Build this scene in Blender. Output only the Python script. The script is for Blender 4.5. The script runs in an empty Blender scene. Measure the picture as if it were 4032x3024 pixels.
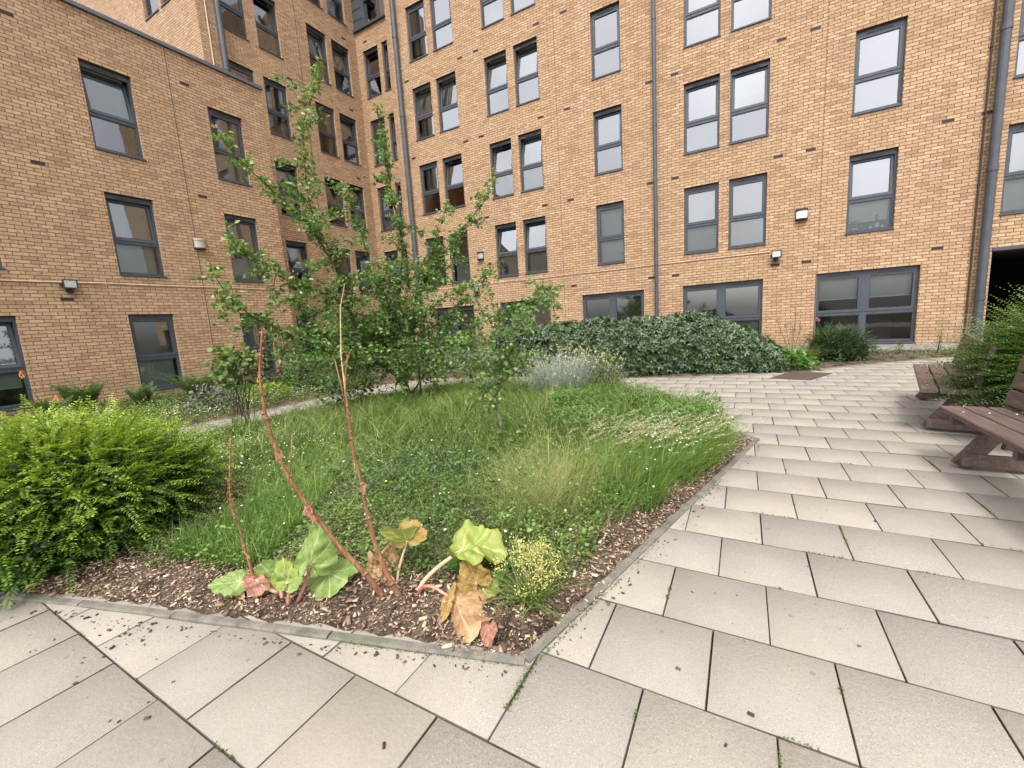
import bpy, math, random
import numpy as np
from mathutils import Matrix, Vector

# ------------------------------------------------------------------ camera, sky, sun, exposure
scene = bpy.context.scene
col = scene.collection
cam_d = bpy.data.cameras.new('camera')
cam = bpy.data.objects.new('camera', cam_d)
col.objects.link(cam)
cam_d.sensor_width = 36.0
cam_d.lens = 1640.7 / 4032 * 36.0
cam_d.clip_start = 0.02
cam_d.clip_end = 500
def cam_matrix(pitch, roll, yaw, loc):
    cp, sp, cr, sr, c, s = (math.cos(pitch), math.sin(pitch), math.cos(roll), math.sin(roll), math.cos(yaw), math.sin(yaw))
    M = Matrix(((1,0,0),(0,-sp,-cp),(0,cp,-sp)))
    R = Matrix(((cr,-sr,0),(sr,cr,0),(0,0,1)))
    Z = Matrix(((c,s,0),(-s,c,0),(0,0,1)))
    W = R @ M @ Z
    right, down, fwd = W[0], W[1], W[2]
    m = Matrix(((right[0],-down[0],-fwd[0],loc[0]),(right[1],-down[1],-fwd[1],loc[1]),(right[2],-down[2],-fwd[2],loc[2]),(0,0,0,1)))
    return m
cam.matrix_world = cam_matrix(math.radians(8.425), math.radians(-3.624), math.radians(29.29), (0,0,1.35))
scene.camera = cam

SUN_EL, SUN_AZ = math.radians(58), math.radians(18)     # azimuth measured from -Y towards +X
world = bpy.data.worlds.new("World")
scene.world = world
world.use_nodes = True
wn, wl = world.node_tree.nodes, world.node_tree.links
wn.clear()
sky = wn.new('ShaderNodeTexSky'); sky.sky_type = 'NISHITA'; sky.sun_disc = False
sky.sun_elevation = SUN_EL
sky.sun_rotation = math.pi - SUN_AZ
sky.air_density = 1.0; sky.dust_density = 3.0; sky.ozone_density = 1.0
hs = wn.new('ShaderNodeHueSaturation'); hs.inputs['Saturation'].default_value = 0.22; hs.inputs['Value'].default_value = 1.0
tc = wn.new('ShaderNodeTexCoord')
cn = wn.new('ShaderNodeTexNoise'); cn.inputs['Scale'].default_value = 2.2; cn.inputs['Detail'].default_value = 5
cr_ = wn.new('ShaderNodeMapRange'); cr_.inputs[1].default_value = 0.3; cr_.inputs[2].default_value = 0.7; cr_.inputs[3].default_value = 0.8; cr_.inputs[4].default_value = 1.25
mul = wn.new('ShaderNodeMix'); mul.data_type = 'RGBA'; mul.blend_type = 'MULTIPLY'; mul.inputs[0].default_value = 1.0
bg = wn.new('ShaderNodeBackground'); bg.inputs['Strength'].default_value = 0.135
wo = wn.new('ShaderNodeOutputWorld')
wl.new(sky.outputs[0], hs.inputs['Color'])
wl.new(tc.outputs['Generated'], cn.inputs['Vector'])
wl.new(cn.outputs['Fac'], cr_.inputs[0])
wl.new(hs.outputs[0], mul.inputs[6]); wl.new(cr_.outputs[0], mul.inputs[7])
sx = wn.new('ShaderNodeSeparateXYZ'); wl.new(tc.outputs['Generated'], sx.inputs[0])
ov = wn.new('ShaderNodeMapRange'); ov.inputs[1].default_value = -0.05; ov.inputs[2].default_value = 0.9; ov.inputs[3].default_value = 1.25; ov.inputs[4].default_value = 2.5; wl.new(sx.outputs[2], ov.inputs[0])
mul2 = wn.new('ShaderNodeMix'); mul2.data_type = 'RGBA'; mul2.blend_type = 'MULTIPLY'; mul2.inputs[0].default_value = 1.0
wl.new(mul.outputs[2], mul2.inputs[6]); wl.new(ov.outputs[0], mul2.inputs[7])
wl.new(mul2.outputs[2], bg.inputs['Color']); wl.new(bg.outputs[0], wo.inputs['Surface'])

sun_d = bpy.data.lights.new('sun', 'SUN'); sun_d.energy = 1.4; sun_d.angle = math.radians(11); sun_d.color = (1.0, 0.95, 0.88)
sun = bpy.data.objects.new('sun', sun_d); col.objects.link(sun)
sdir = Vector((math.cos(SUN_EL)*math.sin(SUN_AZ), -math.cos(SUN_EL)*math.cos(SUN_AZ), math.sin(SUN_EL)))
sun.rotation_euler = sdir.to_track_quat('Z', 'Y').to_euler()
sun.location = (0, -5, 20)
scene.view_settings.view_transform = 'Standard'
scene.view_settings.look = 'None'
scene.view_settings.exposure = 0.58
scene.view_settings.gamma = 1.0
scene.render.engine = 'CYCLES'
scene.cycles.max_bounces = 6
scene.cycles.transparent_max_bounces = 8

rng = np.random.default_rng(7)
random.seed(7)

# ------------------------------------------------------------------ object helpers
def tag(o, label=None, cat=None, group=None, kind=None):
    if label: o['label'] = label
    if cat: o['category'] = cat
    if group: o['group'] = group
    if kind: o['kind'] = kind
    return o
def empty(name, loc=(0,0,0), rz=0.0, label=None, cat=None, group=None, parent=None):
    o = bpy.data.objects.new(name, None); col.objects.link(o)
    o.location = loc; o.rotation_euler = (0,0,rz); o.empty_display_size = 0.1
    if parent: o.parent = parent
    return tag(o, label, cat, group)
def link_mesh(name, me, mats, parent=None):
    for m in (mats if isinstance(mats, (list, tuple)) else [mats]): me.materials.append(m)
    o = bpy.data.objects.new(name, me); col.objects.link(o)
    if parent is not None: o.parent = parent
    return o
def npmesh(name, V, F, mat, parent=None, tone=None, smooth=False, mi=None):
    """V (n,3), F (m,k) array of equal polygons, or a list of such arrays"""
    V = np.asarray(V, dtype=np.float32)
    Fs = F if isinstance(F, list) and isinstance(F[0], np.ndarray) else [F]
    Fs = [np.asarray(f, dtype=np.int32) for f in Fs if len(f)]
    me = bpy.data.meshes.new(name)
    me.vertices.add(len(V)); me.vertices.foreach_set('co', V.ravel())
    loops = np.concatenate([f.ravel() for f in Fs])
    sizes = np.concatenate([np.full(len(f), f.shape[1], dtype=np.int32) for f in Fs])
    starts = np.concatenate([[0], np.cumsum(sizes)[:-1]]).astype(np.int32)
    me.loops.add(len(loops)); me.loops.foreach_set('vertex_index', loops)
    me.polygons.add(len(sizes)); me.polygons.foreach_set('loop_start', starts); me.polygons.foreach_set('loop_total', sizes)
    if mi is not None: me.polygons.foreach_set('material_index', np.asarray(mi, dtype=np.int32))
    if smooth: me.polygons.foreach_set('use_smooth', np.ones(len(sizes), dtype=bool))
    me.update(calc_edges=True)
    if tone is not None:
        a = me.attributes.new('tone', 'FLOAT', 'POINT'); a.data.foreach_set('value', np.asarray(tone, dtype=np.float32))
    return link_mesh(name, me, mat, parent)
class MB:
    def __init__(s): s.v = []; s.f = []; s.m = []
    def add(s, vs, fs, mi=0):
        n = len(s.v); s.v += [tuple(v) for v in vs]
        for f in fs: s.f.append(tuple(i+n for i in f)); s.m.append(mi)
        return s
    def box(s, a, b, mi=0):
        x0,y0,z0 = a; x1,y1,z1 = b
        return s.add([(x0,y0,z0),(x1,y0,z0),(x1,y1,z0),(x0,y1,z0),(x0,y0,z1),(x1,y0,z1),(x1,y1,z1),(x0,y1,z1)],
              [(0,3,2,1),(4,5,6,7),(0,1,5,4),(1,2,6,5),(2,3,7,6),(3,0,4,7)], mi)
    def beam(s, p, q, w, h, up=(0,0,1), mi=0, bev=0.0):
        p = Vector(p); q = Vector(q); d = (q-p).normalized(); sd = d.cross(Vector(up)).normalized(); u = sd.cross(d)
        prof = [(-w/2,-h/2),(w/2,-h/2),(w/2,h/2),(-w/2,h/2)]
        if bev > 0:
            prof = [(-w/2+bev,-h/2),(w/2-bev,-h/2),(w/2,-h/2+bev),(w/2,h/2-bev),(w/2-bev,h/2),(-w/2+bev,h/2),(-w/2,h/2-bev),(-w/2,-h/2+bev)]
        n = len(prof); vs = [p+sd*a+u*b for a,b in prof]+[q+sd*a+u*b for a,b in prof]
        fs = [tuple(range(n))[::-1], tuple(range(n,2*n))]+[(i,(i+1)%n,n+(i+1)%n,n+i) for i in range(n)]
        return s.add(vs, fs, mi)
    def tube(s, pts, rad, n=8, mi=0, caps=True):
        pts = [Vector(p) for p in pts]
        if not hasattr(rad, '__len__'): rad = [rad]*len(pts)
        base = len(s.v); prev = None
        for i, p in enumerate(pts):
            d = (pts[min(i+1,len(pts)-1)]-pts[max(i-1,0)]).normalized()
            if prev is None:
                a = Vector((1,0,0)) if abs(d.x) < 0.8 else Vector((0,1,0)); prev = d.cross(a).normalized()
            sd = (prev - d*prev.dot(d)).normalized(); prev = sd; u = d.cross(sd)
            for k in range(n):
                t = 2*math.pi*k/n; s.v.append(tuple(p + (sd*math.cos(t)+u*math.sin(t))*rad[i]))
        for i in range(len(pts)-1):
            for k in range(n):
                a = base+i*n+k; b = base+i*n+(k+1)%n; s.f.append((a,b,b+n,a+n)); s.m.append(mi)
        if caps:
            s.f.append(tuple(base+k for k in range(n))[::-1]); s.m.append(mi)
            e = base+(len(pts)-1)*n; s.f.append(tuple(e+k for k in range(n))); s.m.append(mi)
        return s
    def lathe(s, prof, n=16, c=(0,0,0), mi=0):
        base = len(s.v)
        for r, z in prof:
            for k in range(n):
                t = 2*math.pi*k/n; s.v.append((c[0]+r*math.cos(t), c[1]+r*math.sin(t), c[2]+z))
        for i in range(len(prof)-1):
            for k in range(n):
                a = base+i*n+k; b = base+i*n+(k+1)%n; s.f.append((a,b,b+n,a+n)); s.m.append(mi)
        return s
    def mesh(s, name):
        me = bpy.data.meshes.new(name); me.from_pydata(s.v, [], s.f)
        me.polygons.foreach_set('material_index', s.m); me.update()
        return me
    def build(s, name, mats, parent=None, smooth=False):
        me = s.mesh(name)
        if smooth: me.polygons.foreach_set('use_smooth', [True]*len(me.polygons))
        return link_mesh(name, me, mats, parent)
def copy_tree(o, parent=None):
    c = o.copy(); col.objects.link(c)
    if parent is not None: c.parent = parent
    for ch in [x for x in bpy.data.objects if x.parent == o]: copy_tree(ch, c)
    return c

# ------------------------------------------------------------------ material helpers
class NT:
    def __init__(s, name):
        s.mat = bpy.data.materials.new(name); s.mat.use_nodes = True
        s.n = s.mat.node_tree.nodes; s.l = s.mat.node_tree.links
        s.p = s.n['Principled BSDF']; s.out = s.n['Material Output']
    def new(s, t, **kw):
        x = s.n.new(t)
        for k, v in kw.items(): setattr(x, k, v)
        return x
    def link(s, a, b): s.l.new(a, b); return s
    def coord(s): return s.new('ShaderNodeTexCoord').outputs['Object']
    def noise(s, scale, detail=4, rough=0.55, vec=None, dist=0.0):
        x = s.new('ShaderNodeTexNoise'); x.inputs['Scale'].default_value = scale; x.inputs['Detail'].default_value = detail
        x.inputs['Roughness'].default_value = rough; x.inputs['Distortion'].default_value = dist
        s.link(vec if vec is not None else s.coord(), x.inputs['Vector']); return x.outputs['Fac']
    def ramp(s, fac, stops, interp='LINEAR'):
        x = s.new('ShaderNodeValToRGB'); e = x.color_ramp.elements; x.color_ramp.interpolation = interp
        while len(e) < len(stops): e.new(0.5)
        for i, (p, c) in enumerate(stops):
            e[i].position = p; e[i].color = (*c, 1) if len(c) == 3 else c
        s.link(fac, x.inputs[0]); return x.outputs[0]
    def mix(s, fac, a, b, blend='MIX'):
        x = s.new('ShaderNodeMix', data_type='RGBA', blend_type=blend)
        for i, v in ((0, fac), (6, a), (7, b)):
            if hasattr(v, 'is_linked'): s.link(v, x.inputs[i])
            elif i == 0: x.inputs[0].default_value = v
            else: x.inputs[i].default_value = (*v, 1)
        return x.outputs[2]
    def math(s, op, a, b=0.0, clamp=False):
        x = s.new('ShaderNodeMath', operation=op, use_clamp=clamp)
        for i, v in ((0, a), (1, b)):
            if hasattr(v, 'is_linked'): s.link(v, x.inputs[i])
            else: x.inputs[i].default_value = v
        return x.outputs[0]
    def range(s, v, a, b, c=0.0, d=1.0):
        x = s.new('ShaderNodeMapRange'); s.link(v, x.inputs[0])
        for i, q in enumerate((a, b, c, d)): x.inputs[i+1].default_value = q
        return x.outputs[0]
    def base(s, c, rough=0.8, spec=0.5):
        if hasattr(c, 'is_linked'): s.link(c, s.p.inputs['Base Color'])
        else: s.p.inputs['Base Color'].default_value = (*c, 1)
        if hasattr(rough, 'is_linked'): s.link(rough, s.p.inputs['Roughness'])
        else: s.p.inputs['Roughness'].default_value = rough
        s.p.inputs['Specular IOR Level'].default_value = spec
        return s
    def bump(s, h, strength=0.3, dist=0.01):
        b = s.new('ShaderNodeBump'); b.inputs['Strength'].default_value = strength; b.inputs['Distance'].default_value = dist
        s.link(h, b.inputs['Height']); s.link(b.outputs[0], s.p.inputs['Normal']); return s

def brick_mat():
    t = NT('buff_brick')
    geo = t.new('ShaderNodeNewGeometry'); co = t.new('ShaderNodeTexCoord')
    sn = t.new('ShaderNodeSeparateXYZ'); t.link(geo.outputs['True Normal'], sn.inputs[0])
    sp = t.new('ShaderNodeSeparateXYZ'); t.link(co.outputs['Object'], sp.inputs[0])
    usex = t.math('GREATER_THAN', t.math('ABSOLUTE', sn.outputs[1]), 0.5)
    u = t.new('ShaderNodeMix', data_type='FLOAT'); t.link(usex, u.inputs[0]); t.link(sp.outputs[1], u.inputs[2]); t.link(sp.outputs[0], u.inputs[3])
    cmb = t.new('ShaderNodeCombineXYZ'); t.link(u.outputs[0], cmb.inputs[0]); t.link(sp.outputs[2], cmb.inputs[1])
    uv = cmb.outputs[0]
    # wobble so courses are not ruler straight
    wob = t.new('ShaderNodeTexNoise'); wob.inputs['Scale'].default_value = 3.0; wob.inputs['Detail'].default_value = 3; t.link(uv, wob.inputs['Vector'])
    wv = t.new('ShaderNodeVectorMath', operation='MULTIPLY_ADD'); t.link(wob.outputs['Color'], wv.inputs[0]); wv.inputs[1].default_value = (0.012,0.008,0); t.link(uv, wv.inputs[2])
    br = t.new('ShaderNodeTexBrick'); t.link(wv.outputs[0], br.inputs['Vector'])
    br.inputs['Scale'].default_value = 1.0; br.inputs['Brick Width'].default_value = 0.225; br.inputs['Row Height'].default_value = 0.075
    br.inputs['Mortar Size'].default_value = 0.0075; br.inputs['Mortar Smooth'].default_value = 0.25; br.inputs['Bias'].default_value = 0.0
    br.offset = 0.5
    br.inputs['Color1'].default_value = (0,0,0,1); br.inputs['Color2'].default_value = (1,1,1,1); br.inputs['Mortar'].default_value = (0.5,0.5,0.5,1)
    per = t.ramp(br.outputs['Color'], [(0.0,(0.265,0.152,0.080)),(0.2,(0.39,0.245,0.134)),(0.7,(0.455,0.292,0.163)),(1.0,(0.53,0.36,0.215))])
    # rough textured face: tan drags with brown hollows
    m = t.new('ShaderNodeMapping'); m.inputs['Scale'].default_value = (1,1.7,1); m.inputs['Rotation'].default_value = (0,0,0.35); t.link(uv, m.inputs[0])
    drag = t.noise(8.5, 5, 0.68, m.outputs[0], 1.0)
    holl = t.range(drag, 0.51, 0.61, 0, 1)
    c = t.mix(t.math('MULTIPLY', holl, 0.8), per, (0.235,0.132,0.070))
    fine = t.noise(60, 3, 0.6, uv)
    c = t.mix(t.range(fine, 0.4, 0.7, 0, 0.45), c, (0.64,0.47,0.31))
    big = t.noise(0.55, 4, 0.6, uv)
    c = t.mix(t.range(big, 0.3, 0.75, 0, 0.32), c, (0.36,0.225,0.14), 'MIX')
    # pale lime bloom in loose streaks
    m2 = t.new('ShaderNodeMapping'); m2.inputs['Scale'].default_value = (1.7,0.5,1); t.link(uv, m2.inputs[0])
    st = t.noise(1.1, 5, 0.7, m2.outputs[0], 0.3)
    c = t.mix(t.math('MULTIPLY', t.range(st, 0.58, 0.74, 0, 0.65), t.range(t.noise(26,3,0.6,uv), 0.45,0.65,0,1)), c, (0.62,0.55,0.47))
    m3 = t.new('ShaderNodeMapping'); m3.inputs['Scale'].default_value = (4.5,0.22,1); t.link(uv, m3.inputs[0])
    c = t.mix(t.range(t.noise(1.0, 4, 0.6, m3.outputs[0]), 0.55, 0.8, 0, 0.35), c, (0.22,0.15,0.10))
    damp = t.math('MULTIPLY', t.range(sp.outputs[2], 0.0, 0.9, 1, 0), t.range(t.noise(2.5,4,0.6,uv), 0.35, 0.65, 0, 0.6))
    c = t.mix(damp, c, (0.19,0.145,0.085))
    c = t.mix(br.outputs['Fac'], c, (0.15,0.09,0.055))
    t.base(c, 0.92, 0.25)
    h = t.math('SUBTRACT', t.math('ADD', t.math('MULTIPLY', drag, 0.5), 0.6), br.outputs['Fac'])
    t.bump(h, 0.7, 0.008)
    return t.mat
def plain(name, c, rough=0.5, spec=0.5, metal=0.0, nscale=None, namt=0.25, bump=0.0):
    t = NT(name)
    if nscale:
        n = t.noise(nscale, 4, 0.6)
        cc = t.mix(t.range(n, 0.3, 0.7, 0, 1), tuple(x*(1-namt) for x in c), tuple(min(1, x*(1+namt)) for x in c))
        t.base(cc, rough, spec)
        if bump: t.bump(n, bump, 0.005)
    else: t.base(c, rough, spec)
    t.p.inputs['Metallic'].default_value = metal
    return t.mat
def glass_mat(name, ior=3.1, tint=(0.97,0.98,1.0)):
    t = NT(name); t.n.remove(t.p)
    gl = t.new('ShaderNodeBsdfGlossy'); gl.inputs['Roughness'].default_value = 0.015; gl.inputs['Color'].default_value = (*tint, 1)
    tr = t.new('ShaderNodeBsdfTransparent'); tr.inputs['Color'].default_value = (0.80,0.84,0.84,1)
    fr = t.new('ShaderNodeFresnel'); fr.inputs['IOR'].default_value = ior
    nz = t.noise(1.3, 2, 0.5); b = t.new('ShaderNodeBump'); b.inputs['Strength'].default_value = 0.02; b.inputs['Distance'].default_value = 0.05
    t.link(nz, b.inputs['Height']); t.link(b.outputs[0], gl.inputs['Normal'])
    mx = t.new('ShaderNodeMixShader'); t.link(fr.outputs[0], mx.inputs[0]); t.link(tr.outputs[0], mx.inputs[1]); t.link(gl.outputs[0], mx.inputs[2])
    t.link(mx.outputs[0], t.out.inputs['Surface'])
    return t.mat
def leaf_mat(name, stops, rough=0.5, transl=0.3, spec=0.35, clump=1.5, use_tone=False, transl_col=None, stripe=0.0):
    """stops: colours picked per leaf (random per island); clumps vary in large patches"""
    t = NT(name)
    geo = t.new('ShaderNodeNewGeometry')
    r = geo.outputs['Random Per Island']
    n = t.noise(clump, 3, 0.5)
    if use_tone:
        a = t.new('ShaderNodeAttribute'); a.attribute_name = 'tone'
        f = t.math('ADD', t.math('MULTIPLY', a.outputs['Fac'], 0.75), t.math('MULTIPLY', r, 0.25), True)
    else:
        f = t.math('ADD', t.math('MULTIPLY', r, 0.65), t.math('MULTIPLY', t.range(n, 0.3, 0.7), 0.35), True)
    c = t.ramp(f, stops)
    t.base(c, rough, spec)
    if transl > 0:
        tb = t.new('ShaderNodeBsdfTranslucent')
        cc = t.mix(1.0, c, transl_col or (1.15,1.25,0.55), 'MULTIPLY'); t.link(cc, tb.inputs['Color'])
        mx = t.new('ShaderNodeMixShader'); mx.inputs[0].default_value = transl
        t.link(t.p.outputs[0], mx.inputs[1]); t.link(tb.outputs[0], mx.inputs[2]); t.link(mx.outputs[0], t.out.inputs['Surface'])
    return t.mat

M = {}
M['brick'] = brick_mat()
M['frame'] = plain('grey_frame_paint', (0.052,0.062,0.075), 0.42, 0.5, 0, 5, 0.12)
M['dark'] = plain('dark_slot', (0.012,0.012,0.014), 0.7)
M['glass'] = glass_mat('window_glass', 3.3)
M['glass_mid'] = glass_mat('window_glass_mid', 2.6)
M['glass_low'] = glass_mat('window_glass_low', 1.9)
M['blind'] = plain('pale_roller_blind', (0.50,0.53,0.49), 0.85, 0.2, 0, 1.5, 0.08)
M['curtain'] = plain('pale_curtain', (0.42,0.41,0.38), 0.9, 0.1, 0, 3, 0.12)
M['room'] = plain('room_plaster', (0.20,0.19,0.18), 0.9, 0.2)
M['roomdark'] = plain('room_dark', (0.055,0.05,0.05), 0.9, 0.2)
M['coping'] = plain('grey_metal_coping', (0.10,0.115,0.14), 0.4, 0.5, 0.2, 3, 0.15)
M['pipe'] = plain('grey_pipe_paint', (0.062,0.07,0.082), 0.38, 0.5, 0, 6, 0.2)
M['airbrick'] = plain('brown_vent_plastic', (0.045,0.026,0.02), 0.7)
M['concrete'] = plain('weathered_concrete', (0.27,0.25,0.22), 0.9, 0.2, 0, 14, 0.3, 0.4)
M['copper'] = plain('painted_cable', (0.62,0.46,0.34), 0.6)
M['steel'] = plain('bright_steel', (0.55,0.56,0.58), 0.3, 0.5, 0.9)
M['white'] = plain('white_diffuser', (0.75,0.75,0.73), 0.4)
M['beigep'] = plain('beige_plastic', (0.45,0.40,0.33), 0.5)
M['black'] = plain('black_plastic', (0.02,0.02,0.022), 0.45)
# ------------------------------------------------------------------ layout of the place (metres)
YB, XL, XT, YR = 13.76, -12.81, -14.88, 14.62        # wall planes: right facade, low wing, tall block, recess
HEAD, FL, WH = 2.10, 2.775, 1.85
TOP = 17.3
def wall_mesh(axis, plane, u0, u1, z0, z1, holes, depth=0.30):
    """brick skin with reveals; axis 'x': faces -Y, axis 'y': faces +X"""
    us = sorted({u0, u1, *[h[0] for h in holes], *[h[1] for h in holes]})
    zs = sorted({z0, z1, *[h[2] for h in holes], *[h[3] for h in holes]})
    us = [u for u in us if u0 <= u <= u1]; zs = [z for z in zs if z0 <= z <= z1]
    b = MB()
    def P(u, d, z): return (u, plane+d, z) if axis == 'x' else (plane-d, u, z)
    def quad(a, bb, c, d): b.add([a, bb, c, d], [(0,1,2,3)])
    for i in range(len(us)-1):
        for k in range(len(zs)-1):
            cu, cz = (us[i]+us[i+1])/2, (zs[k]+zs[k+1])/2
            if any(h[0] < cu < h[1] and h[2] < cz < h[3] for h in holes): continue
            quad(P(us[i],0,zs[k]), P(us[i+1],0,zs[k]), P(us[i+1],0,zs[k+1]), P(us[i],0,zs[k+1]))
    for a, c, e, g in holes:
        quad(P(a,0,e), P(a,depth,e), P(a,depth,g), P(a,0,g)); quad(P(c,0,e), P(c,0,g), P(c,depth,g), P(c,depth,e))
        quad(P(a,0,g), P(a,depth,g), P(c,depth,g), P(c,0,g)); quad(P(a,0,e), P(c,0,e), P(c,depth,e), P(a,depth,e))
    return b
bld = empty('apartment_building', (0,0,0), 0, 'buff brick apartment building around the garden with rows of dark framed windows', 'building')

def head(k): return HEAD + FL*k
B_cols = [(2.22,3.14,[1,2,3,4]), (-1.58,-0.67,[1,2,3,4]), (-0.42,0.49,[1,2,3,4]), (-4.22,-3.33,[1,2,3,4]), (-8.03,-7.15,[1,2,3,4]), (-6.87,-6.0,[1,2,3,4]),
          (-11.29,-10.4,[1,2,3,4]), (-10.14,-9.25,[1,2,3,4]), (4.93,5.86,[1,2])]
B_dbl = [(1.64,3.69), (-1.62,0.45), (-4.79,-2.76), (-8.0,-5.98), (-11.2,-9.2)]
wins = []       # (axis, plane, u0, u1, zbottom, kind, k)
for a, c, ks in B_cols:
    for k in ks: wins.append(('x', YB, a, c, head(k)-WH, 's', k))
for a, c in B_dbl: wins.append(('x', YB, a, c, head(0)-WH, 'd', 0))
for k in range(0,5): wins.append(('x', YR, -14.50, -13.65, head(k)-WH, 's', k)); wins.append(('x', YR, -13.42, -13.10, head(k)-WH, 'n', k))
for a, c in ((1.74,2.65),(4.42,5.33),(6.96,7.86)):
    for k in range(3): wins.append(('y', XL, a, c, head(k)-WH, 's', k))
for a, c in ((8.95,9.78),(10.12,10.98),(12.17,13.05),(13.30,14.18)):
    for k in range(0,6):
        if a < 9 and k < 3: continue
        wins.append(('y', XT, a, c, head(k)-WH, 's', k))
wins.append(('x', 8.22, -18.0, -17.06, 12.26, 's', 5)); wins.append(('x', 8.22, -16.86, -15.95, 12.26, 's', 5))
def holes_for(ax, pl): return [(w[2], w[3], w[4], w[4]+WH) for w in wins if w[0] == ax and w[1] == pl]
PASS = (4.87, 9.0, -0.05, 2.25)
wall_mesh('x', YB, -12.15, 9.5, -0.05, TOP, holes_for('x', YB)+[PASS]).build('brick_wall', M['brick'], bld)
wb = wall_mesh('x', YR, XT, -12.0, -0.05, TOP, holes_for('x', YR)+[(-14.86,-13.07,14.07,16.2)])
wb.add([(-12.15,YB,-0.05),(-12.15,YR,-0.05),(-12.15,YR,TOP),(-12.15,YB,TOP)], [(0,3,2,1)])
wb.build('brick_wall', M['brick'], bld)
w = wall_mesh('y', XL, -3.0, 8.58, -0.05, 8.70, holes_for('y', XL))
w.add([(XL,8.58,-0.05),(XT,8.58,-0.05),(XT,8.58,8.70),(XL,8.58,8.70)], [(0,1,2,3)])
w.build('brick_wall', M['brick'], bld)
wall_mesh('y', XT, 8.22, YR, -0.05, TOP, holes_for('y', XT)).build('brick_wall', M['brick'], bld)
wall_mesh('x', 8.22, -24, XT, 8.5, TOP, holes_for('x', 8.22)).build('brick_wall', M['brick'], bld)
MB().box((-24,-3,8.55),(XL-0.3,8.2,8.68)).build('flat_roof', M['coping'], bld)
# solid backs and roofs so that the blocks are volumes
bb = MB(); bb.box((-24,YR+6,-0.05),(9.5,YR+6.3,TOP)); bb.box((9.5,YB,-0.05),(9.8,YR+6.3,TOP)); bb.box((-24,8.3,TOP-0.3),(XT-0.02,YR+6.3,TOP)); bb.box((XT,YB+0.02,TOP-0.3),(9.8,YR+6.3,TOP))
bb.box((-24.3,-3,-0.05),(-24,YR+6.3,8.5)); bb.box((-24,-3.3,-0.05),(XL,-3,8.7))
bb.build('rear_wall', M['brick'], bld)
# coping on the low wing
c = MB(); c.box((XL-0.33,-3.0,8.70),(XL+0.055,8.61,8.775)); c.box((XL-0.30,-3.0,8.775),(XL+0.03,8.60,8.80))
c.build('coping', M['coping'], bld)
# plinth ledges
pl = MB(); pl.box((-12.15,YB-0.07,-0.05),(4.6,YB-0.002,0.10)); pl.box((-12.15,YB-0.035,0.10),(4.6,YB-0.002,0.205)); pl.build('plinth', M['concrete'], bld)
# passage
p = MB(); d = 6.7
p.add([(4.87,YB+0.3,-0.05),(4.87,YB+d,-0.05),(4.87,YB+d,2.25),(4.87,YB+0.3,2.25)], [(0,1,2,3)])
p.add([(9.0,YB+0.3,-0.05),(9.0,YB+d,-0.05),(9.0,YB+d,2.25),(9.0,YB+0.3,2.25)], [(0,3,2,1)])
p.add([(4.87,YB+0.3,2.25),(9.0,YB+0.3,2.25),(9.0,YB+d,2.25),(4.87,YB+d,2.25)], [(0,1,2,3)])
p.add([(4.87,YB+d-0.01,-0.05),(9.0,YB+d-0.01,-0.05),(9.0,YB+d-0.01,2.25),(4.87,YB+d-0.01,2.25)], [(0,1,2,3)])
p.build('passage', plain('passage_dark',(0.012,0.012,0.013),0.9), bld)
MB().box((4.87,YB-0.03,2.255),(9.0,YB+0.28,2.33)).build('lintel', M['frame'], bld)

# ------------------------------------------------------------------ window kit (local: x along wall, y into wall, z up; origin at lower left of opening)
FD = 0.085     # frame set back
def ring(b, x0, x1, z0, z1, t, y0, y1, mi=0):
    b.box((x0,y0,z0),(x0+t,y1,z1),mi); b.box((x1-t,y0,z0),(x1,y1,z1),mi)
    b.box((x0+t,y0,z0),(x1-t,y1,z0+t),mi); b.box((x0+t,y0,z1-t),(x1-t,y1,z1),mi)
cache = {}
def sash_mesh(w, h, dark=False):
    key = ('sash', round(w,2), round(h,2))
    if key not in cache:
        b = MB(); ring(b, 0, w, 0, h, 0.052, -0.03, 0.03); ring(b, 0.05, w-0.05, 0.05, h-0.05, 0.012, -0.018, 0.018, 1)
        me = b.mesh('sash'); me.materials.append(M['frame']); me.materials.append(M['black']); cache[key] = me
    return cache[key]
def pane_mesh(w, h, g='glass'):
    key = ('pane', round(w,2), round(h,2), g)
    if key not in cache:
        me = MB().add([(0,0,0),(w,0,0),(w,0,h),(0,0,h)], [(0,1,2,3)]).mesh('pane'); me.materials.append(M[g]); cache[key] = me
    return cache[key]
def child(name, me, parent, loc=(0,0,0), rot=(0,0,0)):
    o = bpy.data.objects.new(name, me); col.objects.link(o); o.parent = parent; o.location = loc; o.rotation_euler = rot; return o
def mat_mesh(name, b, *ms):
    me = b.mesh(name)
    for m in ms: me.materials.append(m)
    return me
TZ = 0.74      # transom underside
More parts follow.
